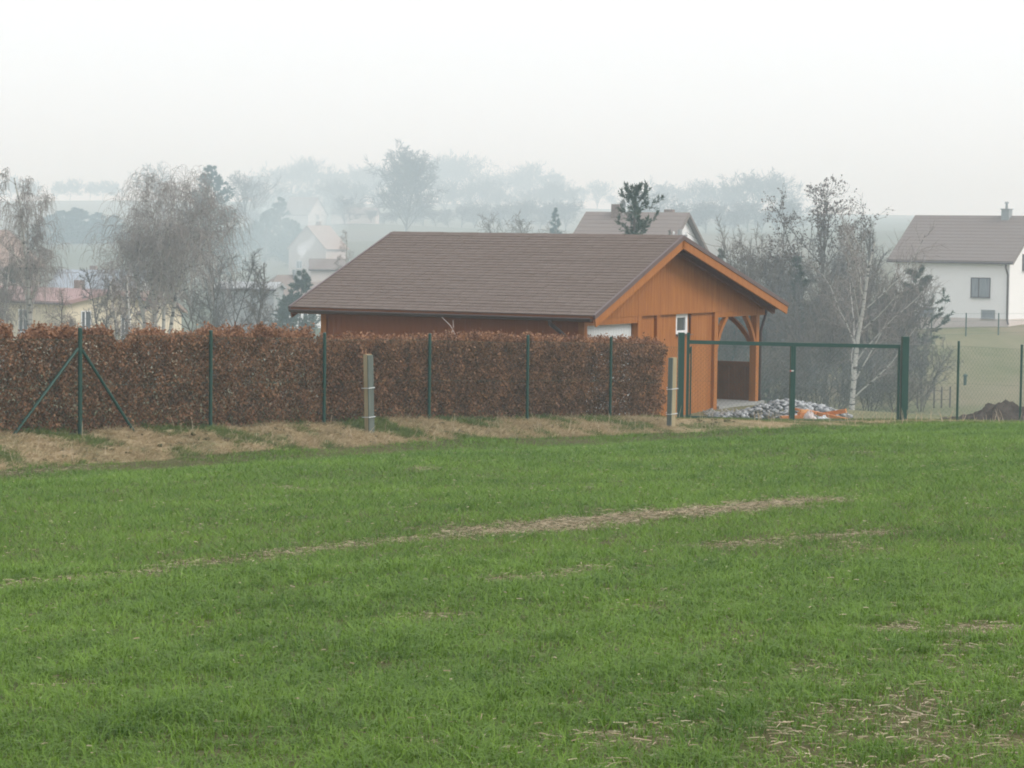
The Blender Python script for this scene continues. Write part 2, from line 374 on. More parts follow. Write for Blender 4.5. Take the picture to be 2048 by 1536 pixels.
def leafs(r, pts, n, lw, ll, droop=0.0, spread=0.05, out=0.0):
    """n small leaf quads scattered along polylines"""
    N, K, _ = pts.shape; b = r.integers(0, N, n); f = r.uniform(0, K-1.001, n); i = f.astype(int); w = (f-i)[:,None]
    p = pts[b,i]*(1-w)+pts[b,i+1]*w + r.normal(size=(n,3))*spread
    tg = unit(pts[b,i+1]-pts[b,i]); d = unit(tg*out + r.normal(size=(n,3)) + np.array([0,0,-droop])); s = rperp(d, r)
    L_ = ll*r.uniform(.6, 1.3, (n,1)); W_ = lw*r.uniform(.6, 1.3, (n,1))
    V = np.stack([p - s*W_*.5, p + s*W_*.5, p + d*L_], 1).reshape(-1,3)
    return V, np.arange(3*n).reshape(n,3)
def add_tree(name, parts, loc, label, cat='tree', group=None, rz=0.0, scale=1.0):
    root = empty(name, loc, rz, label, cat, group); root.scale = (scale,)*3 if not isinstance(scale, tuple) else scale
    for pn, me, mt in parts: link(pn, me, mt, root)
    return root
def tree_parts(r, lv, trunk_levels, tmat, cmat, S, leaf=None, lmat=None):
    tp = join([tubes(lv[i][0], lv[i][1], S[i]) for i in range(trunk_levels)])
    cp = join([tubes(lv[i][0], lv[i][1], S[i]) for i in range(trunk_levels, len(lv))])
    out = [('trunk', mesh_np('trunk', *tp, smooth=True), tmat), ('crown', mesh_np('crown', *cp), cmat)]
    if leaf is not None: out.append(('foliage', mesh_np('foliage', leaf[0], leaf[1], rnd=r.uniform(0,1,len(leaf[1]))), lmat))
    return out
def bell(a=.15, b=.75): return lambda t: np.clip(a + (1-a)*np.sin(np.pi*np.clip(t,0,1)**b), .05, None)
def cone(t): return np.clip((1.03 - t)*1.25, .05, 1.0)**.85
def tree_spot(px, D, top, base_off=0.0):
    p = P(px, top, D); z = h1(p.x, p.y); return (p.x, p.y, z - .05), p.z - z

def birch(seed, Hh, width, stems=3, weep=.5, twigs=12, pale=True, rmin=.009, lean=.14, fork=False, t0=.32):
    r = np.random.default_rng(seed)
    a = r.uniform(0, 2*np.pi) + np.arange(stems)*2*np.pi/stems
    st = np.zeros((stems,3)); st[:,0] = .12*np.cos(a); st[:,1] = .12*np.sin(a); st[:,2] = -.2
    ln = Hh*r.uniform(.72, 1.0, stems); ln[0] = Hh
    le = np.full(stems, lean); le[0] = .03
    d = np.stack([np.cos(a)*le, np.sin(a)*le, np.ones(stems)], -1)
    w = width/Hh
    lv = grow(r, (st, d, ln, np.full(stems, .012*Hh+.03)*r.uniform(.8,1.1,stems), 9, .05, .02), [
        dict(n=15, t0=t0, t1=.97, ang=42, lr=.62*w, shape=bell(.35,.6), K=6, wig=.10, grav=.10, rr=.42, rmin=.018, lift=.25),
        dict(n=9, t0=.25, t1=1, ang=45, lr=.55, K=5, wig=.14, grav=-.10*weep, rr=.5, rmin=.012),
        dict(n=twigs, t0=.15, t1=1, ang=50, lr=1.05, K=6, wig=.07, grav=-1.5*weep, rr=.6, rmin=rmin, tip=.7)])
    if fork:
        lv = grow(r, (st[:1], d[:1], ln[:1], [.17], 9, .06, .0), [
            dict(n=13, t0=.16, t1=.85, ang=36, sd=9, lr=.62, shape=lambda t: 1-.5*t, K=8, wig=.10, grav=.02, rr=.34, rmin=.035),
            dict(n=13, t0=.15, t1=1, ang=38, lr=.42, K=5, wig=.12, grav=.02, rr=.45, rmin=.014),
            dict(n=11, t0=.1, t1=1, ang=42, lr=.62, K=4, wig=.12, grav=-.05, rr=.6, rmin=.009)])
    return tree_parts(r, lv, 2, MAT['birch_bark'] if pale else MAT['bark'], MAT['twig_birch'], [7,5,3,2])

def decid(seed, Hh, width, n1=14, n2=8, n3=7, tmat='bark', cmat='twig_brown', stems=1, up=.25, rmin=.012, trunk=.3, leaf=0, lsize=.09, lmat='catkin', ang=48, leader=.74, shape=None):
    r = np.random.default_rng(seed); w = width/Hh
    a = r.uniform(0, 2*np.pi) + np.arange(stems)*2*np.pi/stems; le = .04 if stems == 1 else .35
    st = np.zeros((stems,3)); st[:,0] = .15*np.cos(a)*(stems > 1); st[:,1] = .15*np.sin(a)*(stems > 1); st[:,2] = -.2
    d = np.stack([np.cos(a)*le, np.sin(a)*le, np.ones(stems)], -1); ln = Hh*r.uniform(.8, 1, stems)
    if stems == 1: ln = ln*0 + Hh*leader; w = w/leader
    lv = grow(r, (st, d, ln, np.full(stems, .016*Hh/(stems**.5)), 8, .06, .0), [
        dict(n=n1, t0=trunk, t1=.97, ang=ang, lr=.82*w, shape=shape or bell(.4,.6), K=6, wig=.13, grav=.12, rr=.5, rmin=.03, lift=up),
        dict(n=n2, t0=.2, t1=1, ang=45, lr=.5, K=5, wig=.15, grav=.05, rr=.5, rmin=.02),
        dict(n=n3, t0=.15, t1=1, ang=45, lr=.55, K=4, wig=.15, grav=.06, rr=.6, rmin=rmin, tip=.6)])
    lf = leafs(r, lv[-1][0], leaf, lsize*.7, lsize, .4) if leaf else None
    return tree_parts(r, lv, 2, MAT[tmat], MAT[cmat], [6,4,3,2], lf, MAT[lmat])

def conifer(seed, Hh, width, nb=60, n2=9, nleaf=14000, lsize=.22, mat='needle_dark', up=-.05, pine=False, gaps=1.0):
    r = np.random.default_rng(seed)
    lv = grow(r, ([[0,0,-.2]], [[.02,.01,1]], [Hh], [.012*Hh+.02], 10, .015, 0), [
        dict(n=nb, t0=.06 if not pine else .15, t1=.985, ang=80 if not pine else 68, sd=12, lr=.52*width/Hh, shape=cone if not pine else (lambda t: np.clip(1.1-.95*t, .12, 1)*(1+.35*np.sin(t*23))), K=5, wig=.06, grav=.18 if not pine else .26, rr=.28, rmin=.012, lift=up),
        dict(n=n2, t0=.2, t1=1, ang=42, lr=.36, K=4, wig=.1, grav=.1, rr=.5, rmin=.008)])
    allp = np.concatenate([polyl_resample(lv[1][0]), lv[2][0]])
    if pine: allp = lv[2][0][:, 2:][:, [0,1]] if False else lv[2][0]
    lf = leafs(r, allp, nleaf, lsize*.34, lsize, 0.0 if pine else .25, .03*gaps, out=1.6)
    return tree_parts(r, lv, 1, MAT['bark'], MAT['bark'], [6,3,3], lf, MAT[mat])
def polyl_resample(p): return p[:, [1,2,3,4] if p.shape[1] == 5 else [0,1,2,3]]


# ------------------------------------------------------------------ the timber garage
GA = math.atan2(.875, .485)
garage = empty('timber_garage', (1.6, 57.0, -4.45), GA, 'orange stained timber garage with brown shingle roof and open corner porch behind the hedge', 'garage')
WE0, WR, WE1 = -.70, 3.92, 10.47              # left eave, ridge, right eave across the gable
ZE0, ZR, ZE1 = 2.60, 4.40, 2.66               # heights of the roof surface there
LF, LB = -.62, 7.55                           # front and back edge of the roof
GL = 7.03; SEPW = 7.36
TH = .15
def roof_z(w): return ZE0 + (ZR-ZE0)*(w-WE0)/(WR-WE0) if w < WR else ZE1 + (ZR-ZE1)*(WE1-w)/(WE1-WR)
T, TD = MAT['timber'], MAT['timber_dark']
rf = MB()
rf.prism([(WE0,LF,ZE0),(WR,LF,ZR),(WR,LF,ZR-TH),(WE0,LF,ZE0-TH)], (0, LB-LF, 0))
roof = rf.build('roof', TD, garage)
rf2 = MB(); rf2.prism([(WR+.002,LF,ZR),(WE1,LF,ZE1),(WE1,LF,ZE1-TH),(WR+.002,LF,ZR-TH)], (0, LB-LF, 0)); rf2.build('roof_slope', TD, garage)
# shingle strips, row by row on the slope that shows
sl = Vector((WR-WE0, 0, ZR-ZE0)); slen = sl.length; sd = sl.normalized(); nrm = Vector((-sd.z, 0, sd.x))
NR = 29; ex = slen/NR
def strip_mesh(L0):
    m = MB(); q = ex*1.35
    # local: x up the slope, y along the eave, z out of the roof; thick at the lower edge, split into three tabs
    for k in range(3):
        y0, y1 = L0*k/3 + .004, L0*(k+1)/3 - .004
        m.add([(0,y0,.004),(0,y1,.004),(q,y1,.002),(q,y0,.002),(0,y0,.020),(0,y1,.020),(q,y1,.006),(q,y0,.006)],
              [(3,2,1,0),(4,5,6,7),(0,1,5,4),(1,2,6,5),(2,3,7,6),(3,0,4,7)])
    return m.mesh('shingle')
full = strip_mesh(1.0); full.materials.append(MAT['shingle'])
rot = Matrix((sd, Vector((0,1,0)), nrm)).transposed().to_4x4()
rs = random.Random(5)
for i in range(NR):
    y = LF + .012; off = (0, .33, .66)[i % 3]
    first = True
    while y < LB - .03:
        L0 = min((1.0 - off) if first and off else 1.0, LB - .012 - y)
        first = False
        me = full
        if abs(L0 - 1.0) > 1e-3: me = strip_mesh(L0); me.materials.append(MAT['shingle'])
        o = link('shingle', me, None, roof)
        base = Vector((WE0, y, ZE0)) + sd*(i*ex - .015) + nrm*(.003 + rs.uniform(0, .004))
        o.matrix_local = Matrix.Translation(base) @ rot
        y += L0
sh2 = MB()
s2 = Vector((WE1-WR, 0, ZE1-ZR)).normalized(); n2v = Vector((-s2.z, 0, s2.x)); R2 = 38; e2 = math.hypot(WE1-WR, ZE1-ZR)/R2
for i in range(R2):
    a = Vector((WR, LF+.01, ZR)) + s2*(i*e2) + n2v*.004; b = a + s2*(e2*1.02)
    sh2.prism([a, b, b + n2v*.018, a + n2v*.005], (0, LB-LF-.02, 0))
tag(sh2.build('shingle_course', MAT['shingle'], garage), kind='stuff')
rc = MB()
for k in range(16):
    y0 = LF + (LB-LF)*k/16
    rc.prism([(WR-.13, y0, ZR-.035), (WR, y0, ZR+.038+.004*(k%2)), (WR+.14, y0, ZR-.02), (WR, y0, ZR+.012)], (0, (LB-LF)/16*.985, 0))
rc.build('ridge_cap', MAT['shingle'], garage)
# barge boards and metal verge on both gables
for (yl, s) in ((LF, -1), (LB, 1)):
    for (w0, z0, w1, z1) in ((WE0, ZE0, WR, ZR), (WE1, ZE1, WR, ZR)):
        d = Vector((w1-w0, 0, z1-z0)).normalized(); nn = Vector((-d.z, 0, d.x)); nn = nn if nn.z > 0 else -nn
        a, b = Vector((w0, yl, z0)), Vector((w1, yl, z1))
        if w0 > w1: b = b + Vector((.001, 0, 0))
        m = MB(); m.prism([a-nn*.06, b-nn*.06, b-nn*.27, a-nn*.27], (0, .035*s, 0)); m.build('barge_board', T if s < 0 else TD, garage)
        m = MB(); m.prism([a+nn*.028-d*.02, b+nn*.028, b-nn*.075, a-nn*.075-d*.02], (0, .055*s, 0)); m.build('verge_flashing', MAT['flashing'], garage)
# rafters under the eaves
m = MB()
for y in np.linspace(LF+.35, LB-.35, 9):
    m.beam((WE0+.30, y, roof_z(WE0+.30)-TH-.05), (WR-.1, y, roof_z(WR-.1)-TH-.05), .08, .14)
    m.beam((WR+.1, y, roof_z(WR+.1)-TH-.05), (WE1-.06, y, ZE1-TH-.05), .08, .14)
m.build('rafters', TD, garage)
# gutters (half round) with brackets and down pipes
def gutter(name, w, z, y0, y1, parent, mat, r=.065):
    m = MB(); n = 8; ring = []
    for y in (y0, y1):
        for rr_ in (r, r-.008):
            ring.append([(w + rr_*math.cos(math.pi + math.pi*k/n), y, z + rr_*math.sin(math.pi + math.pi*k/n)) for k in range(n+1)])
    vs = sum(ring, []); k_ = n+1
    fs = []
    for i in range(n):
        fs += [(i, i+1, 2*k_+i+1, 2*k_+i), (k_+i, 3*k_+i, 3*k_+i+1, k_+i+1), (i, k_+i, k_+i+1, i+1), (2*k_+i, 2*k_+i+1, 3*k_+i+1, 3*k_+i)]
    fs += [(0, 2*k_, 3*k_, k_), (n, k_+n, 3*k_+n, 2*k_+n)]
    fs += [tuple(range(n, -1, -1)), tuple(range(2*k_, 2*k_+n+1))]
    m.add(vs, fs); m.tube([(w-r*math.copysign(1, 5-w)*1.0, y0, z+.002), (w-r*math.copysign(1, 5-w)*1.0, y1, z+.002)], .010, 6)
    return m.build(name, mat, parent)
gutter('gutter', WE0-.055, ZE0-.06, LF+.02, LB-.02, garage, MAT['gutter'])
gutter('gutter', WE1+.06, ZE1-.06, LF+.02, LB-.02, garage, MAT['gutter'])
MB().tube([(WE0-.055,.45,ZE0-.11),(WE0-.05,.45,ZE0-.2),(-.42,.32,ZE0-.42),(-.12,.22,ZE0-.68),(-.10,.20,ZE0-.8),(-.10,.20,.05)], .045, 8).build('down_pipe', MAT['gutter'], garage)
MB().tube([(WE1+.02,-.02,ZE1-.12),(WE1+.01,-.03,ZE1-.22),(10.34,-.04,2.26),(10.14,-.05,2.02),(10.08,-.05,1.9),(10.08,-.05,.05)], .04, 8).build('down_pipe', MAT['gutter'], garage)
# gable boarding (proud of the wall below), one board after another
def board(w0, w1, z0, zt0, zt1, y0, y1, name='board'):
    m = MB(); g = .003
    m.prism([(w0+g, y0, z0), (w1-g, y0, z0), (w1-g, y0, zt1), (w0+g, y0, zt0)], (0, y1-y0, 0)); return m.build(name, T, garage)
BW = .152
w = -.02
while w < 10.05:
    w2 = min(w + BW, 10.10)
    u = lambda q: roof_z(q) - TH - .01
    if w < WR < w2: board(w, WR, 2.50, u(w), u(WR), -.055, -.02); board(WR, w2, 2.50, u(WR), u(w2), -.055, -.02)
    else: board(w, w2, 2.50, u(w), u(w2), -.055, -.02)
    w += BW
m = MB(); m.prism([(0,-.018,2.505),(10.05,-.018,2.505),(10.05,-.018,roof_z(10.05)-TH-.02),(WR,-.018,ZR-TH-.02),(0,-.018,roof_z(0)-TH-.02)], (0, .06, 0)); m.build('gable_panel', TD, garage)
# posts, door opening, wall boards of the front
def post(w0, w1, z0, z1, y0=-.05, y1=.11): MB().box((w0, y0, z0), (w1, y1, z1)).build('post', T, garage)
for (a, b) in ((-.02,.13),(2.74,2.96),(3.80,3.96),(7.16,7.36)): post(a, b, -.08, 2.499)
MB().box((.135,-.045,2.34),(2.735,.11,2.498)).build('door_lintel', T, garage)
def wall_boards(w0, w1, z0, z1, y0=.03, y1=.06):
    n = max(1, round((w1-w0)/BW)); b = (w1-w0)/n
    for k in range(n): board(w0+k*b, w0+(k+1)*b, z0, z1, z1, y0, y1)
wall_boards(2.962, 3.798, -.06, 2.497)
wall_boards(3.962, 5.03, -.06, 2.497)
wall_boards(5.03, 5.90, -.06, 1.98)
wall_boards(5.90, 7.158, -.06, 2.497)
# white up-and-over door with vertical ribs
door = MB().box((.14, .12, -.02), (2.73, .15, 2.335)).build('garage_door', MAT['door_white'], garage)
m = MB(); x = .17
while x < 2.70: m.box((x, .108, 0.02), (x+.045, .1195, 2.30)); x += .085
m.build('rib', MAT['door_white'], door)
MB().box((1.35,.07,1.0),(1.5,.107,1.04)).build('handle', MAT['metal_grey'], door)
# small white window in a timber reveal
win = MB().box((5.12,.085,2.07),(5.66,.095,2.42)).build('window', MAT['glass'], garage)
m = MB(); z0, z1, w0, w1 = 2.00, 2.49, 5.035, 5.74
m.box((w0,.05,z0),(w1,.11,z0+.085)); m.box((w0,.05,z1-.085),(w1,.11,z1)); m.box((w0,.052,z0+.085),(w0+.10,.108,z1-.085)); m.box((w1-.12,.052,z0+.085),(w1,.108,z1-.085))
m.build('frame', MAT['white_pvc'], win)
MB().box((5.02,-.04,1.965),(5.92,.07,1.982)).build('sill', MAT['flashing'], win)
MB().box((5.745,.09,1.985),(5.898,.11,2.495)).build('reveal', T, win)
# long side wall facing the hedge
n = round(GL/BW); b = GL/n
sb = MB().box((0,.004,-.05),(.03,b-.004,2.70)).mesh('board'); sb.materials.append(MAT['timber_side_shaded'])
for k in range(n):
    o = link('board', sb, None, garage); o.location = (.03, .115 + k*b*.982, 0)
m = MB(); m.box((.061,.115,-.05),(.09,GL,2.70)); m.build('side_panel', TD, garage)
MB().box((-.03,GL-.06,-.08),(.12,GL+.09,2.68)).build('post', T, garage)
MB().box((0,GL+.03,-.06),(7.3,GL+.06,2.6)).build('back_wall', T, garage)
MB().box((7.30,.115,-.06),(7.355,GL,2.75)).build('porch_wall', T, garage)
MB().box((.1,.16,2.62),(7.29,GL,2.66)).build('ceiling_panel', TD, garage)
# porch: slab, corner post, braces, beams, half-height side wall
MB().box((7.37,-.12,-.25),(10.25,GL+.1,.10)).build('slab', MAT['concrete'], garage)
for y in (0.0, 3.4, 6.9): MB().box((9.80,y-.05,.10),(9.99,y+.13,2.50)).build('post', T, garage)
MB().box((9.81,.132,2.36),(9.98,3.348,2.50)).build('wall_plate', T, garage)
MB().box((9.81,3.532,2.36),(9.98,6.848,2.50)).build('wall_plate', T, garage)
MB().box((7.37,-.045,2.36),(9.795,.10,2.498)).build('porch_beam', T, garage)
MB().box((10.0,-.045,2.36),(10.36,.10,2.52)).build('beam_end', T, garage)
def brace(p, q, inn, flat):
    """knee brace bowed slightly towards the corner"""
    p, q, inn = Vector(p), Vector(q), Vector(inn); m = MB(); pts = [p*(1-t)+q*t + inn*(.07*4*t*(1-t)) for t in (0,.2,.4,.6,.8,1)]
    for a_, b_ in zip(pts[:-1], pts[1:]):
        d_ = (b_-a_).normalized()*.012; m.beam(a_-d_, b_+d_, .11, .11, flat)
    return m.build('brace', T, garage)
brace((7.37,.02,1.62),(7.98,.02,2.36),(-.7,0,.7),(0,1,0)); brace((9.80,.02,1.62),(9.18,.02,2.36),(.7,0,.7),(0,1,0))
brace((9.89,.13,1.62),(9.89,.85,2.36),(0,-.7,.7),(1,0,0)); brace((9.89,3.35,1.62),(9.89,2.65,2.36),(0,.7,.7),(1,0,0))
for (y0, y1) in ((.132, 3.345), (3.535, 6.845)):  # half wall in the dark timber: porch shade put into its colour
    n = round((y1-y0)/BW); b = (y1-y0)/n
    for k in range(n): MB().box((9.87, y0+k*b+.004, .11), (9.90, y0+(k+1)*b-.004, 1.0)).build('board', TD, garage)
    MB().box((9.82, y0, 1.002), (9.95, y1, 1.13)).build('rail', TD, garage)

# ------------------------------------------------------------------ fences and gate
GP, GW = MAT['green_paint'], MAT['green_wire']
def netting(pts, hts, parent, cell=.075, r=.0016, name='netting'):
    """chain link between ground points (world), as two families of straight diagonal wires plus line wires"""
    m = MB()
    for (a, b), hh in zip(zip(pts[:-1], pts[1:]), hts):
        a, b = Vector(a), Vector(b); L_ = (b-a).length; d = (b-a)/L_
        k = -hh
        while k < L_:
            for sgn in (1, -1):
                t0, z0 = (k, 0.03) if sgn > 0 else (k, hh)
                t1, z1 = (k+hh, hh) if sgn > 0 else (k+hh, .03)
                c0, c1 = max(0, (0-t0)/(t1-t0)), min(1, (L_-t0)/(t1-t0))
                if c1 - c0 < .01: continue
                q = [a + d*(t0+(t1-t0)*c) + Vector((0,0,z0+(z1-z0)*c)) for c in (c0, c1)]
                m.tube(q, r, 3, cap=False)
            k += cell*1.414
        for z in (.05, hh*.5, hh-.02): m.tube([a+Vector((0,0,z)), b+Vector((0,0,z))], r*1.1, 3, cap=False)
    return m.build(name, GW, parent)
def gpt(px, py, D): return P(px, py, D)
fpix = [(160,872,655),(421,860,660),(648,851,665),(858,842,667),(1054,841,670),(1220,837,673)]
fp = fence_pt(0.0); root = empty('wire_fence', (0,0,0), 0, 'green chain link fence with thin posts running in front of the brown hedge', 'fence')
bases, tops = [], []
for i, (px, yb, yt) in enumerate(fpix):
    q = fence_pt(i/5); pb = P(px, yb, q[1]); pt = P(px, yt, q[1]); z = h1(pb.x, pb.y)
    bases.append(Vector((pb.x, pb.y, z))); tops.append(pt.z)
    rr_ = .036 if i == 0 else .031
    p_ = MB().tube([(pb.x, pb.y, z-.15), (pb.x, pb.y, pt.z-.02)], rr_, 10).build('post', GP, root)
    MB().tube([(pb.x, pb.y, pt.z-.02), (pb.x, pb.y, pt.z)], [rr_*1.15, rr_*.8], 10).build('cap', GP, p_)
root.location = (0,0,0)
pb0 = bases[0]
bl = P(22, 878, 39.8); br = P(274, 866, 42.05)
MB().tube([(pb0.x-.03, pb0.y-.04, P(160,697,41).z), (bl.x, bl.y, h1(bl.x, bl.y)-.03)], .026, 8).build('brace', GP, root)
MB().tube([(pb0.x+.03, pb0.y+.01, P(165,700,41).z), (br.x, br.y-.05, h1(br.x, br.y)-.03)], .026, 8).build('brace', GP, root)
ext = bases[0] + (bases[0]-bases[1])*.9; ext.z = h1(ext.x, ext.y)
gl = P(1360, 840, 56.4); gl.z = h1(gl.x, gl.y)
netting([ext]+bases+[gl], [1.60]+[tops[i]-bases[i].z-.12 for i in range(6)], root)

gate = empty('garden_gate', gl, 0, 'green metal double gate with mesh infill beside the garage', 'gate')
gr = P(1807, 842, 57.0); gr.z = h1(gr.x, gr.y)
gd = Vector((gr.x-gl.x, gr.y-gl.y, 0)); GLn = gd.length; gate.rotation_euler = (0, 0, math.atan2(gd.y, gd.x))
dz = gr.z - gl.z
htl = P(1360, 665, 56.4).z - gl.z; htr = P(1807, 673, 57.0).z - gl.z
MB().box((-.065,-.065,-.2),(.065,.065,htl)).build('gate_post', GP, gate)
MB().box((GLn-.075,-.075,-.3),(GLn+.075,.075,htr)).build('gate_post', GP, gate)
def leaf(x0, x1, zb0, zb1, zt0, zt1, left):
    lf = MB()
    lf.beam((x0, 0, zt0), (x1, 0, zt1), .05, .085)
    o = lf.build('gate_leaf', GP, gate)
    if left: MB().beam((x0+.03,0,zb0),(x1-.03,0,zb1), .04, .06).build('rail', GP, o)
    if left:
        MB().box((x0,-.03,zb0-.05),(x0+.06,.03,htl+.0)).build('stile', GP, o)
        MB().tube([(x0+.10,.0,zb0),(x0+.10,0,zt0-.1),(x0+.03,0,zt0-.35)], .018, 6).build('stay', GP, o)
    MB().box((x1-.055 if left else x0-.0,-.05,(zb1 if left else zb0)-.05),(x1+.0 if left else x0+.055,.05,(zt1 if left else zt0)-.04)).build('stile', GP, o)
    if not left:
        MB().beam((x0+.05,0,zb0+.02),(x1,0,zb1+.02), .04, .05).build('rail', GP, o)
        MB().box((x1-.05,-.03,zb1),(x1,.03,zt1-.04)).build('stile', GP, o)
    nt = netting([(x0+.06,.0,zb0),(x1-.05,.0,zb1)], [zt0-zb0-.05], o, cell=.07)
    return o
xm = GLn*(1582-1360)/(1807-1360)
zt = lambda px, py, D: P(px, py, D).z - gl.z
lf1 = leaf(.13, xm, zt(1375,834,56.4), zt(1582,842,56.7), zt(1378,684,56.4), zt(1582,689,56.7), True)
leaf(xm+.005, GLn-.11, zt(1582,843,56.7), zt(1798,846,57), zt(1582,689,56.7), zt(1798,693,57), False)
MB().box((xm-.07,-.075,zt(1582,742.5,56.7)),(xm+.01,-.052,zt(1582,740,56.7))).build('latch', MAT['tie'], gate)
MB().box((xm-.075,-.08,zt(1582,743,56.7)),(xm-.045,-.077,zt(1582,740,56.7))).build('tag', MAT['red_dot'], gate)

rfence = empty('wire_fence', P(1914,843,57), 0, 'thin green wire fence posts at the right by the soil heap', 'fence')
o0 = Vector(rfence.location); o0.z = h1(o0.x, o0.y); rfence.location = o0
rp = []
for (px, yb, yt, D) in ((1914,843,682,57.0),(2040,846,689,58.5),(2170,848,695,60.0)):
    b_ = P(px, yb, D); t_ = P(px, yt, D); z = h1(b_.x, b_.y)
    q = Vector((b_.x, b_.y, z)) - o0; rp.append((q, t_.z-z))
    MB().tube([q-Vector((0,0,.15)), q+Vector((0,0,t_.z-z))], .028, 8).build('post', GP, rfence)
netting([Vector((gr.x, gr.y, gr.z))-o0]+[q for q, _ in rp], [h-.1 for _, h in rp], rfence, cell=.09)

def stake(px, yb, yt, D, label, rz, lean, ties, wid, sd=1):
    b_ = ground_at(px, yb, 38, 60); D = b_.y; z = h1(b_.x, b_.y); t_ = P(px, yt, D).z - z
    o = empty('wooden_post', (b_.x, b_.y, z-.02), rz, label, 'post', 'weathered wooden posts on the verge')
    m = MB(); s = wid/2
    m.prism([(-s,-s,-.1),(s,-s,-.1),(s,s,-.1),(-s,s,-.1)], (lean,0,t_+.1)); pm = m.build('post', MAT['wood_grey'], o)
    m = MB(); m.prism([(sd*(s+.004),-s-.005,-.08),(sd*(s+.03),-s-.005,-.08),(sd*(s+.03),s+.01,-.08),(sd*(s+.004),s+.01,-.08)], (lean,0,t_+.07)); m.build('cladding', MAT['wood_green'], o)
    for tz in ties:
        zz = P(px, tz, D).z - z; f = zz/(t_+.1)
        c = Vector((lean*f, 0, zz))
        pts = [c+Vector((dx*(s+.012), dy*(s+.012), .01*k)) for k, (dx, dy) in enumerate(((-1.5,1.1),(-1.5,-1.1),(1.5,-1.1),(1.5,1.1),(-1.5,1.1)))]
        MB().tube(pts, .008, 5).build('wire_tie', MAT['tie'], o)
stake(738, 868, 707, 45.2, 'weathered wooden post with white ties standing in front of the hedge middle', math.radians(-46), -.06, (776, 834), .11)
stake(1343, 855, 713, 53.9, 'weathered wooden post with white ties standing just left of the gate', math.radians(42), .02, (777, 827), .11, -1)

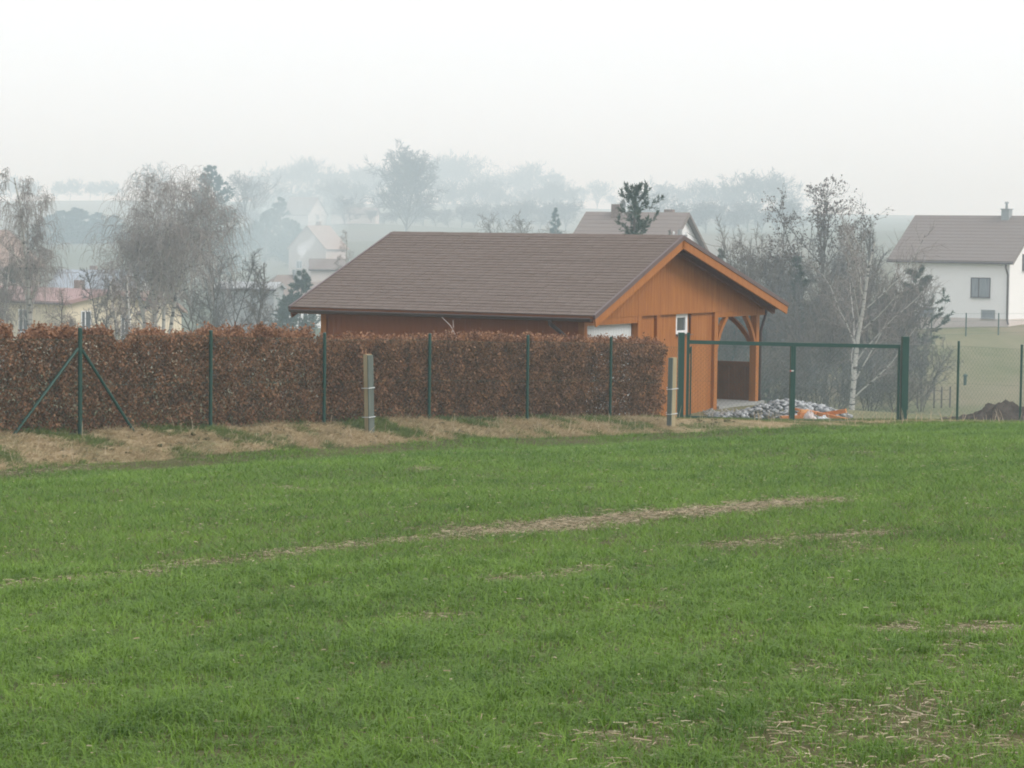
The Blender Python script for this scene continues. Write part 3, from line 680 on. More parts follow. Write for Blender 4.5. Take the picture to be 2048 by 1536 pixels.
# ------------------------------------------------------------------ beech hedges
HT = [(-120,655),(0,657),(18,660),(24,682),(33,684),(40,668),(80,658),(150,664),(200,660),(222,664),(229,688),(246,692),(258,668),(300,660),(330,672),(390,668),(420,660),(482,660),(487,673),(500,668),(510,655),(600,664),(618,664),(625,690),(632,690),(640,676),(700,671),(800,675),(858,671),(960,668),(1054,672),(1150,676),(1230,676),(1300,678),(1330,684),(1350,692)]
_fd = (FENCE1-FENCE0); FLEN = float(np.linalg.norm(_fd)); _fd = _fd/FLEN; _fn = np.array([-_fd[1], _fd[0]])
if _fn[1] < 0: _fn = -_fn
def hedge(seed, s0, s1, nleaf, label, thick=1.0, gap=.10):
    r = np.random.default_rng(seed); nz = sines(seed+10); nz2 = sines(seed+20)
    s = r.uniform(s0, s1, nleaf*2)
    # most leaves in a shell near the front, top and back faces
    v = r.uniform(0, 1, len(s)); v = np.where(r.uniform(size=len(s)) < .55, np.abs(r.normal(0, .16, len(s))), v); v = np.clip(v, 0, 1)
    x = FENCE0[0] + _fd[0]*s + _fn[0]*(gap+v*thick); y = FENCE0[1] + _fd[1]*s + _fn[1]*(gap+v*thick)
    g = H(x, y)
    pxs = 1024 + F*x/y
    tp = np.array([P(600, q, 1.0).z for q in (600, 700)]); slope = (tp[1]-tp[0])/100
    ytop = np.where(pxs > 640, 4.0, 0.0) + np.interp(pxs, [a for a, _ in HT], [b for _, b in HT])
    zt = np.array([tp[0] + slope*(yy-600) for yy in ytop])*y + (pxs-600)*(-ROLL/F)*-1*0*y
    zt = zt + ROLL*(pxs-600)/F*y
    hh = zt - g
    w = r.uniform(0, 1, len(s))**.93
    w = np.where(r.uniform(size=len(s)) < .12, 1-np.abs(r.normal(0, .03, len(s))), w)
    top = hh*(1 + .040*nz(s, v*3, .6) + .022*nz2(s*1.7, v*2, .23) + .020*r.normal(size=len(s))) - .12*np.maximum(0, np.abs(v-.45)-.3)
    endf = np.minimum((s-s0), (s1-s)); 
    keep = (nz2(s*1.0 + v, w*hh*1.6, .8) + nz(s*1.3, w*hh*2+v, .33)*.8) > -1.25 - .45*(w < .88)
    keep &= ~((w < .05) & (r.uniform(size=len(s)) < .4))
    bulge = .05*nz(s, w*hh, .7)
    idx = np.where(keep)[0][:nleaf]
    n = len(idx)
    p = np.stack([x + _fn[0]*bulge, y + _fn[1]*bulge, g + w*top], -1)[idx]
    d = unit(r.normal(size=(n,3)) + np.array([-_fn[0]*.5, -_fn[1]*.5, -.35])); sdv = rperp(d, r); nv = np.cross(d, sdv)
    L_ = r.uniform(.032, .078, (n,1)); W_ = L_*r.uniform(.45, .65, (n,1)); c = r.uniform(-.25, .25, (n,1))*L_
    V = np.stack([p, p+d*L_*.5+sdv*W_*.5+nv*c, p+d*L_, p+d*L_*.5-sdv*W_*.5+nv*c], 1).reshape(-1,3)
    i = np.arange(n)*4
    rv = r.uniform(0,1,n)*.75 + .25*(w[idx] > .88)*r.uniform(0,1,n) 
    T3 = np.concatenate([np.stack([i,i+1,i+2],-1), np.stack([i,i+2,i+3],-1)])
    c0 = fence_pt(0) + _fd*(s0+s1)/2
    root = empty('beech_hedge', (c0[0], c0[1], h1(*c0)), 0, label, 'hedge')
    off = np.array(root.location)
    link('foliage', mesh_np('foliage', V-off, T3, rnd=np.concatenate([rv, rv])), MAT['beech'], root)
    ns = int((s1-s0)/.28); ss = np.linspace(s0+.1, s1-.1, ns)
    sx = FENCE0[0]+_fd[0]*ss+_fn[0]*(gap+.45); sy = FENCE0[1]+_fd[1]*ss+_fn[1]*(gap+.45); sg = H(sx, sy)
    st = np.stack([sx, sy, sg-.05], -1)-off
    lv = grow(r, (st, np.tile([0,0,1.0],(ns,1))+r.normal(0,.08,(ns,3)), np.full(ns,1.5), np.full(ns,.022), 6, .06, .05), [
        dict(n=16, t0=.05, t1=1, ang=50, lr=.38, K=4, wig=.12, grav=.08, rr=.45, rmin=.005),
        dict(n=5, t0=.2, t1=1, ang=45, lr=.5, K=3, wig=.1, rr=.6, rmin=.003)])
    tp_ = join([tubes(a_, b_, S) for (a_, b_, _), S in zip(lv, (5,3,2))])
    link('stems', mesh_np('stems', *tp_), MAT['beech_stem'], root)
    return root, off
hl, _ = hedge(31, -5.2, 8.85, 108000, 'taller rust brown beech hedge at the left with notched top and braced fence post')
hr, offr = hedge(32, 9.0, 18.35, 82000, 'evenly clipped rust brown beech hedge between the garage wall and the gate')
# two bare shoots standing out of the right hedge
for (pxa, pya, pxb, pyb) in ((912,672,883,634),(901,672,906,640)):
    a_ = P(pxa, pya, 50.0); b_ = P(pxb, pyb, 50.0); mid = (a_+b_)/2 + Vector((.03,0,.02))
    q = Vector(hr.location)
    MB().tube([a_-q-Vector((0,0,.3)), a_-q, mid-q, b_-q], [.012,.010,.008,.005], 5).build('shoot', MAT['wall_pink'], hr)

# ------------------------------------------------------------------ heaps and offcuts by the gate
r = np.random.default_rng(77)
def rocks(n, fpos, smin, smax, seed):
    rr_ = np.random.default_rng(seed)
    phi = (1+5**.5)/2
    iv = unit(np.array([(-1,phi,0),(1,phi,0),(-1,-phi,0),(1,-phi,0),(0,-1,phi),(0,1,phi),(0,-1,-phi),(0,1,-phi),(phi,0,-1),(phi,0,1),(-phi,0,-1),(-phi,0,1)], float))
    ifc = np.array([(0,11,5),(0,5,1),(0,1,7),(0,7,10),(0,10,11),(1,5,9),(5,11,4),(11,10,2),(10,7,6),(7,1,8),(3,9,4),(3,4,2),(3,2,6),(3,6,8),(3,8,9),(4,9,5),(2,4,11),(6,2,10),(8,6,7),(9,8,1)])
    Vs, Fs, R = [], [], []
    for k in range(n):
        s = (smin + (smax-smin)*rr_.uniform()**1.8)*.5; A = rr_.normal(size=(3,3)); Q, _ = np.linalg.qr(A)
        v = (iv*rr_.uniform(.42, 1.22, (12,1))) @ Q * np.array([1.2,.9,.75])*s + fpos(rr_, k)
        Vs.append(v); Fs.append(ifc+12*k); R.append(np.full(20, rr_.uniform()))
    return np.concatenate(Vs), np.concatenate(Fs), np.concatenate(R)
hc = P(1575, 838, 60.5); hc.z = h1(hc.x, hc.y)
hw = 118*60.5/F
def hp(rr_, k):
    u = np.clip(rr_.normal(0, .5), -1.25, 1.05); v = np.clip(rr_.normal(0, .45), -1, 1)
    prof = np.interp(u, [-1.25,-.9,-.45,0,.3,.7,1.0,1.1], [.02,.08,.30,.45,.36,.26,.12,0])
    return np.array([u*hw, v*.8, max(.02, prof*(1-v*v*.8)*rr_.uniform(.55,1.0))])
V, Fc, R = rocks(1200, hp, .05, .18, 5)
o = link('stone_heap', mesh_np('stone_heap', V, Fc, rnd=R), MAT['rock']); o.location = hc
tag(o, 'heap of grey and white crushed stones behind the green gate', 'stone heap', kind='stuff')
gc_ = P(1460, 838, 61.5); gc_.z = h1(gc_.x, gc_.y)
V, Fc, R = rocks(900, lambda q, k: np.array([q.uniform(-.6,1.2), q.normal(0,1.0), q.uniform(0,.05)]), .03, .08, 6)
o = link('gravel_patch', mesh_np('gravel_patch', V, Fc, rnd=R), MAT['gravel']); o.location = gc_
tag(o, 'spread grey gravel in front of the porch slab', 'gravel', kind='stuff')

def plank(a, b, w, hgt, label, mat='plank', tilt=0):
    A, B = Vector(a), Vector(b); c = (A+B)/2
    o = MB().beam(A-c, B-c, w, hgt).build('timber_offcut', MAT[mat]); o.location = c
    return tag(o, label, 'timber', 'orange timber offcuts by the stone heap')
D0 = 58.6
plank(P(1640,830.5,D0+.35), P(1692,821.5,D0+.1), .12, .10, 'orange timber offcut with its right end raised above the pile')
plank(P(1612,821.5,D0+.6), P(1694,839.5,D0-.2), .10, .07, 'long orange timber offcut sloping down to the right')
plank(P(1588,817.5,D0+.5), P(1632,826.5,D0+.2), .07, .05, 'thin orange batten reaching behind the gate stile')
plank(P(1600,823,D0-.1), P(1615,823,D0+.05), .10, .085, 'short pale timber block on top of the offcut pile', 'plank_end')
plank(P(1597,830.5,D0-.1), P(1612,830.5,D0-.05), .16, .14, 'broad orange timber block under the pale block')
plank(P(1562,835.5,D0-.2), P(1600,833.5,D0-.1), .12, .08, 'low orange timber offcut lying left of the gate stile')
plank(P(1585,839.5,D0-.7), P(1712,842.5,D0-.7), .06, .03, 'long pale lath lying along the gate bottom', 'plank_end')
def crumple(px, py, D, sx, sz, label, seed, mat='bag'):
    rr_ = np.random.default_rng(seed); n, m_ = 14, 8
    th, ph = np.meshgrid(np.linspace(0, 2*np.pi, n, endpoint=False), np.linspace(.08, np.pi*.55, m_)); q = 1 + .22*rr_.normal(size=th.shape)
    V = np.stack([np.cos(th)*np.sin(ph)*sx*q, np.sin(th)*np.sin(ph)*sx*.7*q, np.cos(ph)*sz*q], -1).reshape(-1,3)
    fs = [[i*n+j, i*n+(j+1)%n, (i+1)*n+(j+1)%n, (i+1)*n+j] for i in range(m_-1) for j in range(n)]
    p = P(px, py, D); o = link('torn_sack', mesh_np('torn_sack', V, np.array(fs)), MAT[mat]); o.location = (p.x, p.y, h1(p.x, p.y)-.02)
    tag(o, label, 'sack')
crumple(1620, 838, 58.2, .14, .19, 'crumpled pinkish white sack among the orange offcuts', 3)
crumple(1646, 840, 58.2, .13, .10, 'small bright white crumpled sack right of the pinkish one', 4, 'white_pvc')

sc0 = P(2000, 845, 60.5); sc0.z = h1(sc0.x, sc0.y)
gx, gy = np.meshgrid(np.linspace(-1.15, 1.9, 70), np.linspace(-.9, .9, 34))
hh = np.interp(gx, [-1.15,-.9,-.5,-.3,-.1,.12,.3,.8,1.5,1.9], [0,.06,.14,.24,.40,.44,.36,.30,.12,0])
hh = hh*np.clip(1-(gy/.9)**2, 0, 1)**.7
hh = hh*(1 + .16*n1(gx, gy, .35) + .10*n2(gx, gy, .14)) + .03*n3_(gx, gy, .09)*(hh > .03) - .05
V = np.stack([gx, gy, hh], -1).reshape(-1,3); nx = 70
i = (np.arange(33)[:,None]*nx + np.arange(69)[None,:]).ravel()
o = link('soil_heap', mesh_np('soil_heap', V, np.stack([i,i+1,i+nx+1,i+nx],-1)), MAT['darksoil']); o.location = sc0; o.scale = (1.5, 1.3, 1.15)
tag(o, 'low heap of dark dug soil at the right behind the wire fence', 'soil heap')

# ------------------------------------------------------------------ grass, straw, dry verge growth
def blade_tuft(seed, nb, hgt, rad, wid, lean, curl=.4, K=4):
    r = np.random.default_rng(seed)
    a = r.uniform(0, 2*np.pi, nb); q = rad*np.sqrt(r.uniform(0, 1, nb)); st = np.stack([q*np.cos(a), q*np.sin(a), np.full(nb, -.01)], -1)
    b = a + r.normal(0, .8, nb); le = np.abs(r.normal(0, lean, nb)); d = unit(np.stack([np.cos(b)*le, np.sin(b)*le, np.ones(nb)], -1))
    pts = polyl(st, d, hgt*r.uniform(.55, 1.2, nb), K, .05, 0, r)
    f = np.linspace(0, 1, K)[None,:]**2; pts[:,:,0] += np.cos(b)[:,None]*f*hgt*curl*r.uniform(.2,1,nb)[:,None]; pts[:,:,1] += np.sin(b)[:,None]*f*hgt*curl*r.uniform(.2,1,nb)[:,None]; pts[:,:,2] -= f*hgt*curl*.35
    rad_ = wid*.5*np.array([.8,1,.75,.12])[None,:K]*r.uniform(.7,1.2,nb)[:,None]
    V, Q = tubes(pts, np.broadcast_to(rad_, (nb, K)), 2)
    rv = np.tile(r.uniform(0,1,nb)[:,None], (1, K-1)).ravel()
    return mesh_np('tuft', V, Q, rnd=rv)
def tuft_collection(name, meshes, mat):
    c = bpy.data.collections.new(name)
    for me in meshes:
        me.materials.append(mat); o = bpy.data.objects.new(name, me); c.objects.link(o)
    return c
def scatter(name, pts, rot, scl, idx, coll, label, cat):
    me = bpy.data.meshes.new(name); n = len(pts)
    me.vertices.add(n); me.vertices.foreach_set('co', np.asarray(pts, np.float32).ravel())
    for an, ty, data in (('rot','FLOAT_VECTOR',rot),('scl','FLOAT_VECTOR',scl),('idx','INT',idx)):
        a = me.attributes.new(an, ty, 'POINT'); a.data.foreach_set('vector' if ty == 'FLOAT_VECTOR' else 'value', np.asarray(data, np.float32 if ty != 'INT' else np.int32).ravel())
    me.update()
    o = bpy.data.objects.new(name, me); COL.objects.link(o)
    ng = bpy.data.node_groups.new(name, 'GeometryNodeTree')
    ng.interface.new_socket('Geometry', in_out='INPUT', socket_type='NodeSocketGeometry'); ng.interface.new_socket('Geometry', in_out='OUTPUT', socket_type='NodeSocketGeometry')
    N, L = ng.nodes, ng.links
    gi, go = N.new('NodeGroupInput'), N.new('NodeGroupOutput')
    ip = N.new('GeometryNodeInstanceOnPoints'); ci = N.new('GeometryNodeCollectionInfo'); ci.inputs['Collection'].default_value = coll
    ci.inputs['Separate Children'].default_value = True; ci.inputs['Reset Children'].default_value = True
    def na(nm, ty):
        q = N.new('GeometryNodeInputNamedAttribute'); q.data_type = ty; q.inputs['Name'].default_value = nm; return q.outputs['Attribute']
    e2r = N.new('FunctionNodeEulerToRotation'); L.new(na('rot','FLOAT_VECTOR'), e2r.inputs[0])
    L.new(gi.outputs[0], ip.inputs['Points']); L.new(ci.outputs[0], ip.inputs['Instance']); ip.inputs['Pick Instance'].default_value = True
    L.new(na('idx','INT'), ip.inputs['Instance Index']); L.new(e2r.outputs[0], ip.inputs['Rotation']); L.new(na('scl','FLOAT_VECTOR'), ip.inputs['Scale'])
    L.new(ip.outputs[0], go.inputs[0])
    md = o.modifiers.new('scatter', 'NODES'); md.node_group = ng
    return tag(o, label, cat, kind='stuff')

# bare, straw covered strips and patches of the field
STR = [([(1000,1064),(1130,1052),(1270,1036),(1400,1025),(1525,1014)], .68, 1.4), ([(560,1113),(700,1094),(880,1080),(1000,1064)], .38, .75),
       ([(1545,1009),(1640,1001)], .60, 1.0), ([(-40,1182),(110,1166),(300,1150),(450,1127),(560,1113)], .30, .65),
       ([(990,1163),(1080,1158),(1180,1145)], .32, .8), ([(1430,1098),(1560,1085),(1650,1077),(1760,1072)], .40, .8), ([(1780,1266),(1900,1272),(2000,1264),(2110,1264)], .30, 1.4),
       ([(1560,1467),(1640,1478),(1760,1484)], .13, 1.1), ([(1100,1484),(1220,1480),(1350,1486)], .11, .9), ([(740,1496),(860,1494)], .09, .8), ([(1930,1502),(2110,1500)], .12, 1.1), ([(1650,1422),(1760,1426)], .10, .9), ([(1900,1297),(2050,1302)], .16, .8), ([(1380,1392),(1500,1397)], .09, .7), ([(1950,1442),(2080,1442)], .11, .8), ([(0,955),(300,935)], .4, .5)]
segs = []
for pl, wd, st_ in STR:
    w = [ground_at(*q) for q in pl]
    for a_, b_ in zip(w[:-1], w[1:]): segs.append((a_.x, a_.y, b_.x, b_.y, wd, st_))
segs = np.array(segs)
nb1, nb2, nb3 = sines(41, 8), sines(42, 8), sines(43, 8)
def bare(x, y):
    m_ = np.zeros(len(x))
    for ax, ay, bx, by, wd, st_ in segs:
        dx, dy = bx-ax, by-ay; t = np.clip(((x-ax)*dx+(y-ay)*dy)/(dx*dx+dy*dy), 0, 1)
        d = np.hypot(x-ax-t*dx, y-ay-t*dy)
        w_ = wd*(1+.35*nb1(x, y, .7)+.3*nb2(x, y, .25))
        m_ = np.maximum(m_, st_*np.clip(1.35*(1-d/np.maximum(w_, .02)), 0, 1))
    # thin, trampled growth in the near right corner
    u = np.clip((x/y - .03)/.12, 0, 1)*np.clip((13.6-y)/2.4, 0, 1)
    m_ = np.maximum(m_, u*np.clip(.52+.60*nb1(x, y*.6, .9)+.36*nb2(x, y*.6, .3), 0, .85))
    u2 = np.clip((11.4-y)/1.2, 0, 1)*np.clip((x/y+.06)/.1, 0, 1)
    m_ = np.maximum(m_, u2*np.clip(.14+.55*nb2(x, y, .6)+.35*nb3(x, y, .25), 0, .9))
    m_ = np.maximum(m_, np.clip(-.80+.62*nb3(x, y*.45, 2.6)+.35*nb2(x, y*.5, .8), 0, .6))
    return m_
r = np.random.default_rng(99)
def wheat(y0, y1, n_tuft, per, fine):
    """tufts of narrow blades, thinned where the field is bare; near blades are bent, far ones single slivers"""
    u = r.uniform(0, 1, n_tuft); y = np.where(r.uniform(0, 1, n_tuft) < (.75 if fine else .3), y0*(y1/y0)**u, np.sqrt(y0**2 + u*(y1**2-y0**2))); x = r.uniform(-1, 1, n_tuft)*(.212*y+1.9)
    ok = y < y_edge(x) - .02 + .16*n1(x, y, 1.1) + .1*n2(x, y, .4)
    x, y = x[ok], y[ok]; b_ = bare(x, y); ok = r.uniform(size=len(x)) > b_*1.03; x, y, b_ = x[ok], y[ok], b_[ok]
    n = len(x); far = np.interp(y, [8,14,20,25,55], [1.0,1.15,1.35,1.5,2.9])
    hs = .060*r.uniform(.75, 1.25, n)*(1+.20*nb1(x, y, 1.7)+.24*nb2(x, y, .42))*(1-.35*b_)*np.interp(y, [8,55], [1.0,1.15])
    tint = r.uniform(0, 1, n)
    X = np.repeat(x, per) + r.normal(0, .036, n*per)*np.repeat(far, per); Y = np.repeat(y, per) + r.normal(0, .036, n*per)*np.repeat(far, per)
    Z = H(x, y).repeat(per) - .006; m_ = len(X)
    hh = np.repeat(hs, per)*r.uniform(.55, 1.25, m_); a = r.uniform(0, 2*np.pi, m_); le = np.abs(r.normal(0, 1.0, m_)); cu = r.uniform(.2, 1.1, m_)
    da = np.stack([np.cos(a), np.sin(a)], -1); wd = .0022*np.repeat(far, per)*r.uniform(.7, 1.3, m_)*(1.0 if fine else 1.35)
    sa = a + np.pi/2 + r.normal(0, .5, m_); sv = np.stack([np.cos(sa), np.sin(sa), np.zeros(m_)], -1)*wd[:,None]
    p0 = np.stack([X, Y, Z], -1); h_ = hh[:,None]
    p1 = p0 + np.concatenate([da*(le*.5)[:,None]*h_, .62*h_], 1); p2 = p1 + np.concatenate([da*(le*.6+cu*.75)[:,None]*h_, (.50-.45*cu)[:,None]*h_], 1)
    rv = np.clip(.50*np.repeat(tint, per) + .45*r.uniform(0, 1, m_) + .14*np.repeat(nb2(x, y, .6), per), 0, 1)
    if not fine:
        V = np.stack([p0-sv, p0+sv, p2 + np.array([0,0,.008])], 1).reshape(-1, 3); i = np.arange(m_)*3
        return V, np.zeros((0,4), int), np.stack([i, i+1, i+2], -1), np.zeros(0), rv
    V = np.stack([p0-sv, p0+sv, p1+sv*.95, p1-sv*.95, p2], 1).reshape(-1, 3)
    i = np.arange(m_)*5; Q = np.stack([i, i+1, i+2, i+3], -1); T3 = np.stack([i+3, i+2, i+4], -1)
    return V, Q, T3, rv, np.clip(rv+.12, 0, 1)
wa = wheat(6.8, 19.0, 42000, 9, True); wb = wheat(19.0, 58.0, 90000, 8, False)
me = mesh_np('winter_wheat', np.concatenate([wa[0], wb[0]]), [wa[1], np.concatenate([wa[2], wb[2]+len(wa[0])])], rnd=np.concatenate([wa[3], wa[4], wb[4]]))
tag(link('winter_wheat', me, MAT['wheat']), 'short green winter wheat covering the whole foreground field', 'crop', kind='stuff')

def litter(n, fx, seed, lmin, lmax, wid, zoff=.012):
    r = np.random.default_rng(seed); x, y = fx(r, n); n = len(x); z = H(x, y)+zoff*r.uniform(.2, 2.2, n)
    a = r.uniform(0, np.pi, n)*1.0; d = np.stack([np.cos(a), np.sin(a), r.normal(0, .10, n)], -1); L_ = lmin + (lmax-lmin)*r.uniform(0, 1, n)**2.2
    p0 = np.stack([x, y, z], -1) - d*L_[:,None]*.5
    mid = p0 + d*L_[:,None]*.5 + np.stack([np.zeros(n), np.zeros(n), r.uniform(0, .003, n)], -1); p1 = p0 + d*L_[:,None]
    V, Q = tubes(np.stack([p0, mid, p1], 1), np.tile((wid*r.uniform(.5, 1.4, n))[:,None], (1,3)), 2)
    rv = np.repeat(r.uniform(0,1,n), 2)
    return V, Q, rv
def f_bare(r, n):
    y = r.uniform(6.5, 50, n*16); x = r.uniform(-1, 1, n*16)*(.213*y+1.2)
    k = r.uniform(size=len(x)) < bare(x, y)*(.213*y+1.2)/12; x, y = x[k], y[k]
    return x[:n], y[:n]
V, Q, rv = litter(56000, f_bare, 12, .012, .09, .0015, .016)
def f_any(r, n):
    y = np.sqrt(r.uniform(7.0**2, 44.0**2, n)); return r.uniform(-1, 1, n)*(.213*y+1.2), y
V2, Q2, rv2 = litter(9000, f_any, 13, .010, .05, .0019, .045)
V, Q, rv = np.concatenate([V, V2]), np.concatenate([Q, Q2+len(V)]), np.concatenate([rv, rv2])
tag(link('straw_litter', mesh_np('straw_litter', V, Q, rnd=rv), MAT['straw']), 'pale chopped straw lying in the bare strips and among the wheat', 'straw', kind='stuff')

# verge: dry and green tufts, pale stalks
N1 = 100000
xx = r.uniform(-11, 14.5, N1); t_ = r.uniform(-.02, 1, N1)
ya, yb_ = y_edge(xx), y_back(xx); yy = ya + (yb_-ya)*t_
hgt_ = H(xx, yy) + vb(xx, yy, t_)
gn = n2(xx, yy, 3.0) + .6*n3_(xx, yy, 1.1) + .5*np.clip((t_-.5)*2, -.4, .9) - .1
gate_side = np.clip((xx-4.5)/2, 0, 1)
isg = (gn + gate_side*.7 + r.normal(0, .25, N1)) > .42
kd = r.uniform(size=N1) < np.where(isg, .42, .36)
for nm, sel, col_, sz, mt, lb in (('dry_verge_grass', kd & ~isg, 'dry', 1.0, 'drygrass', 'matted dry tan grass on the bank below the hedge'), ('green_verge_grass', kd & isg, 'green', 1.0, 'greengrass', 'patches of green grass along the foot of the hedge and gate')):
    meshes = [blade_tuft(300+k, 14, .085, .10, .006, .9, .8) for k in range(5)] if nm.startswith('dry') else [blade_tuft(330+k, 16, .10, .09, .006, .5, .6) for k in range(5)]
    cc = tuft_collection(nm+'_tuft', meshes, MAT[mt]); k = np.where(sel)[0]; n = len(k)
    s_ = r.uniform(.6, 1.3, n)*np.where(xx[k] > 3.4, .55, 1.0)
    scatter(nm, np.stack([xx[k], yy[k], hgt_[k]-.005], -1), np.stack([r.normal(0,.2,n), r.normal(0,.2,n), r.uniform(0,6.28,n)], -1), np.stack([s_, s_, s_*r.uniform(.6,1.1,n)], -1), r.integers(0, 5, n), cc, lb, 'grass')
# upright dead stalks
n = 260; xs = r.uniform(-9, 13, n); ts = r.beta(1.2, 3.0, n); ys = y_edge(xs)+(y_back(xs)-y_edge(xs))*ts; zs = H(xs, ys)
d = unit(np.stack([r.normal(0,.25,n), r.normal(0,.25,n), np.ones(n)], -1))
pl = polyl(np.stack([xs, ys, zs], -1), d, r.uniform(.12, .38, n), 4, .12, -.05, r)
V, Q = tubes(pl, np.tile(np.array([.006,.005,.004,.002])[None,:], (n,1)), 3)
tag(link('dead_stalks', mesh_np('dead_stalks', V, Q, rnd=r.uniform(0,1,len(Q))), MAT['straw']), 'thin pale dead stalks standing along the field edge', 'stalks', kind='stuff')
# clods and small stones on the bank
def fv(q, k):
    x = q.uniform(-9, 5); t = q.uniform(.05, .7); y = float(y_edge(x)+(y_back(x)-y_edge(x))*t)
    return np.array([x, y, h1(x, y)+float(vb(np.array([x]), np.array([y]), np.array([t]))[0])])
V, Fc, R = rocks(520, fv, .03, .15, 8)
tag(link('bank_clods', mesh_np('bank_clods', V, Fc, rnd=R), MAT['soil']), 'small clods and stones strewn over the tan bank', 'clods', kind='stuff')

# ------------------------------------------------------------------ houses
def house(name, loc, rz, L_, W_, hw, rise, label, wall, roofm, ov=.45, th=.18, hip=False, cat='house', plinth=0.0, gable_mat=None, tiles=0):
    """local X along the ridge, Y across; origin at the middle of the base"""
    o = empty(name, loc, rz, label, cat)
    l2, w2 = L_/2, W_/2
    m = MB()
    if hip: m.box((-l2,-w2,-1.5),(l2,w2,hw))
    else: m.prism([(-l2,-w2,-1.5),(-l2,w2,-1.5),(-l2,w2,hw),(-l2,0,hw+rise-.02),(-l2,-w2,hw)], (L_,0,0))
    m.build('wall', MAT[wall], o)
    if plinth: 
        m = MB(); q = .03; m.box((-l2-q,-w2-q,-1.6),(l2+q,w2+q,plinth)); m.build('plinth', MAT['plinth'], o)
    sl_ = rise/w2; eo = ov*sl_
    if hip:
        a = [(-l2-ov,-w2-ov,hw-.05),(l2+ov,-w2-ov,hw-.05),(l2+ov,w2+ov,hw-.05),(-l2-ov,w2+ov,hw-.05),(-l2+w2*.8,0,hw+rise),(l2-w2*.8,0,hw+rise)]
        m = MB(); m.add(a, [(0,1,5,4),(2,3,4,5),(1,2,5),(3,0,4),(3,2,1,0)]); rf_ = m.build('roof', MAT[roofm], o)
    else:
        m = MB()
        for s in (-1, 1):
            m.prism([(-l2-ov, s*(w2+ov), hw-eo+.03), (-l2-ov, s*.001, hw+rise+.03), (-l2-ov, s*.001, hw+rise+.03+th), (-l2-ov, s*(w2+ov), hw-eo+.03+th)], (L_+2*ov,0,0))
        rf_ = m.build('roof', MAT[roofm], o)
        if tiles:
            n = int(math.hypot(w2+ov, rise+eo)/tiles)
            for s in (-1, 1):
                mt = MB()
                for k in range(n):
                    f0, f1 = k/n, (k+1.08)/n
                    y0, y1 = s*(w2+ov)*(1-f0), s*(w2+ov)*(1-f1) if f1 < 1 else s*.002; z0 = hw-eo+.03+th + (rise+eo)*f0; z1 = hw-eo+.03+th+(rise+eo)*min(f1,1)
                    mt.prism([(-l2-ov,y0,z0+.01),(-l2-ov,y1,z1+.004),(-l2-ov,y1,z1+.012),(-l2-ov,y0,z0+.03)], (L_+2*ov,0,0))
                tag(mt.build('tile_courses', MAT[roofm], rf_), kind='stuff')
        for s in (-1, 1):
            m = MB(); m.prism([(s*(l2+ov),-(w2+ov),hw-eo-.05),(s*(l2+ov),0,hw+rise-.05),(s*(l2+ov),w2+ov,hw-eo-.05),(s*(l2+ov),w2+ov,hw-eo+.12),(s*(l2+ov),0,hw+rise+.15),(s*(l2+ov),-(w2+ov),hw-eo+.12)], (s*.03,0,0)); m.build('barge_board', MAT[roofm], o)
        m = MB()
        m.tube([(-l2-ov,-(w2+ov+.06),hw-eo+.06),(l2+ov,-(w2+ov+.06),hw-eo+.06)], .075, 6); m.build('gutter', MAT['gutter'], o)
    return o, rf_
def window(o, side, u, z, w, h, L_, W_, glass='glass', frame='white_pvc', mull=1):
    """side 'f' = -Y wall, 'r' = +X gable, 'l' = -X gable; u along that wall"""
    M_ = {'f': lambda a, d, zz: (a, -W_/2-d, zz), 'r': lambda a, d, zz: (L_/2+d, a, zz), 'l': lambda a, d, zz: (-L_/2-d, a, zz)}[side]
    def bx(m, a0, a1, d0, d1, z0, z1):
        p, q = M_(a0, d0, z0), M_(a1, d1, z1)
        m.box(tuple(min(s, t) for s, t in zip(p, q)), tuple(max(s, t) for s, t in zip(p, q))); return m
    wd = bx(MB(), u-w/2, u+w/2, .004, .02, z, z+h).build('window', MAT[glass], o)
    f = .07; m = MB()
    bx(m, u-w/2-f, u-w/2, .002, .05, z-f, z+h+f); bx(m, u+w/2, u+w/2+f, .002, .05, z-f, z+h+f); bx(m, u-w/2, u+w/2, .002, .05, z-f, z); bx(m, u-w/2, u+w/2, .002, .05, z+h, z+h+f)
    for k in range(mull): c = u-w/2+w*(k+.8)/(mull+1); bx(m, c-.04, c+.04, .021, .045, z, z+h)
    m.build('frame', MAT[frame], wd)
    bx(MB(), u-w/2-.12, u+w/2+.12, .051, .14, z-f-.05, z-f-.01).build('sill', MAT['metal_grey'], wd)
    return wd
def chimney(rf_, x, y, z0, z1, s, mat='brick', cap=True, pots=0):
    c = MB().box((x-s/2,y-s/2,z0),(x+s/2,y+s/2,z1)).build('chimney', MAT[mat], rf_)
    return c

# white house on the right (placed by the near right corner of its eave)
def corner_house(name, px, py, D, rz, L_, W_, hw, rise, label, wall, roofm, ov=.45, **kw):
    c = P(px, py, D); rz = math.radians(rz); X = Vector((math.cos(rz), math.sin(rz), 0)); Y = Vector((-math.sin(rz), math.cos(rz), 0))
    q = c - X*(L_/2+ov) + Y*(W_/2+ov); base = c.z - (hw - ov*rise/(W_/2) + .03)
    return house(name, (q.x, q.y, base), rz, L_, W_, hw, rise, label, wall, roofm, ov=ov, **kw)
Lw, Ww = 10.0, 8.6
whs, wrf = corner_house('white_house', 2026, 528, 196, -36, Lw, Ww, 5.15, 3.25, 'white rendered house with grey brown roof on the slope at the right edge', 'render_white', 'roof_grey', ov=.5, plinth=.45, tiles=.42)
window(whs, 'f', 2.55, 2.15, 1.55, 1.45, Lw, Ww, 'curtain_glass', 'gutter')
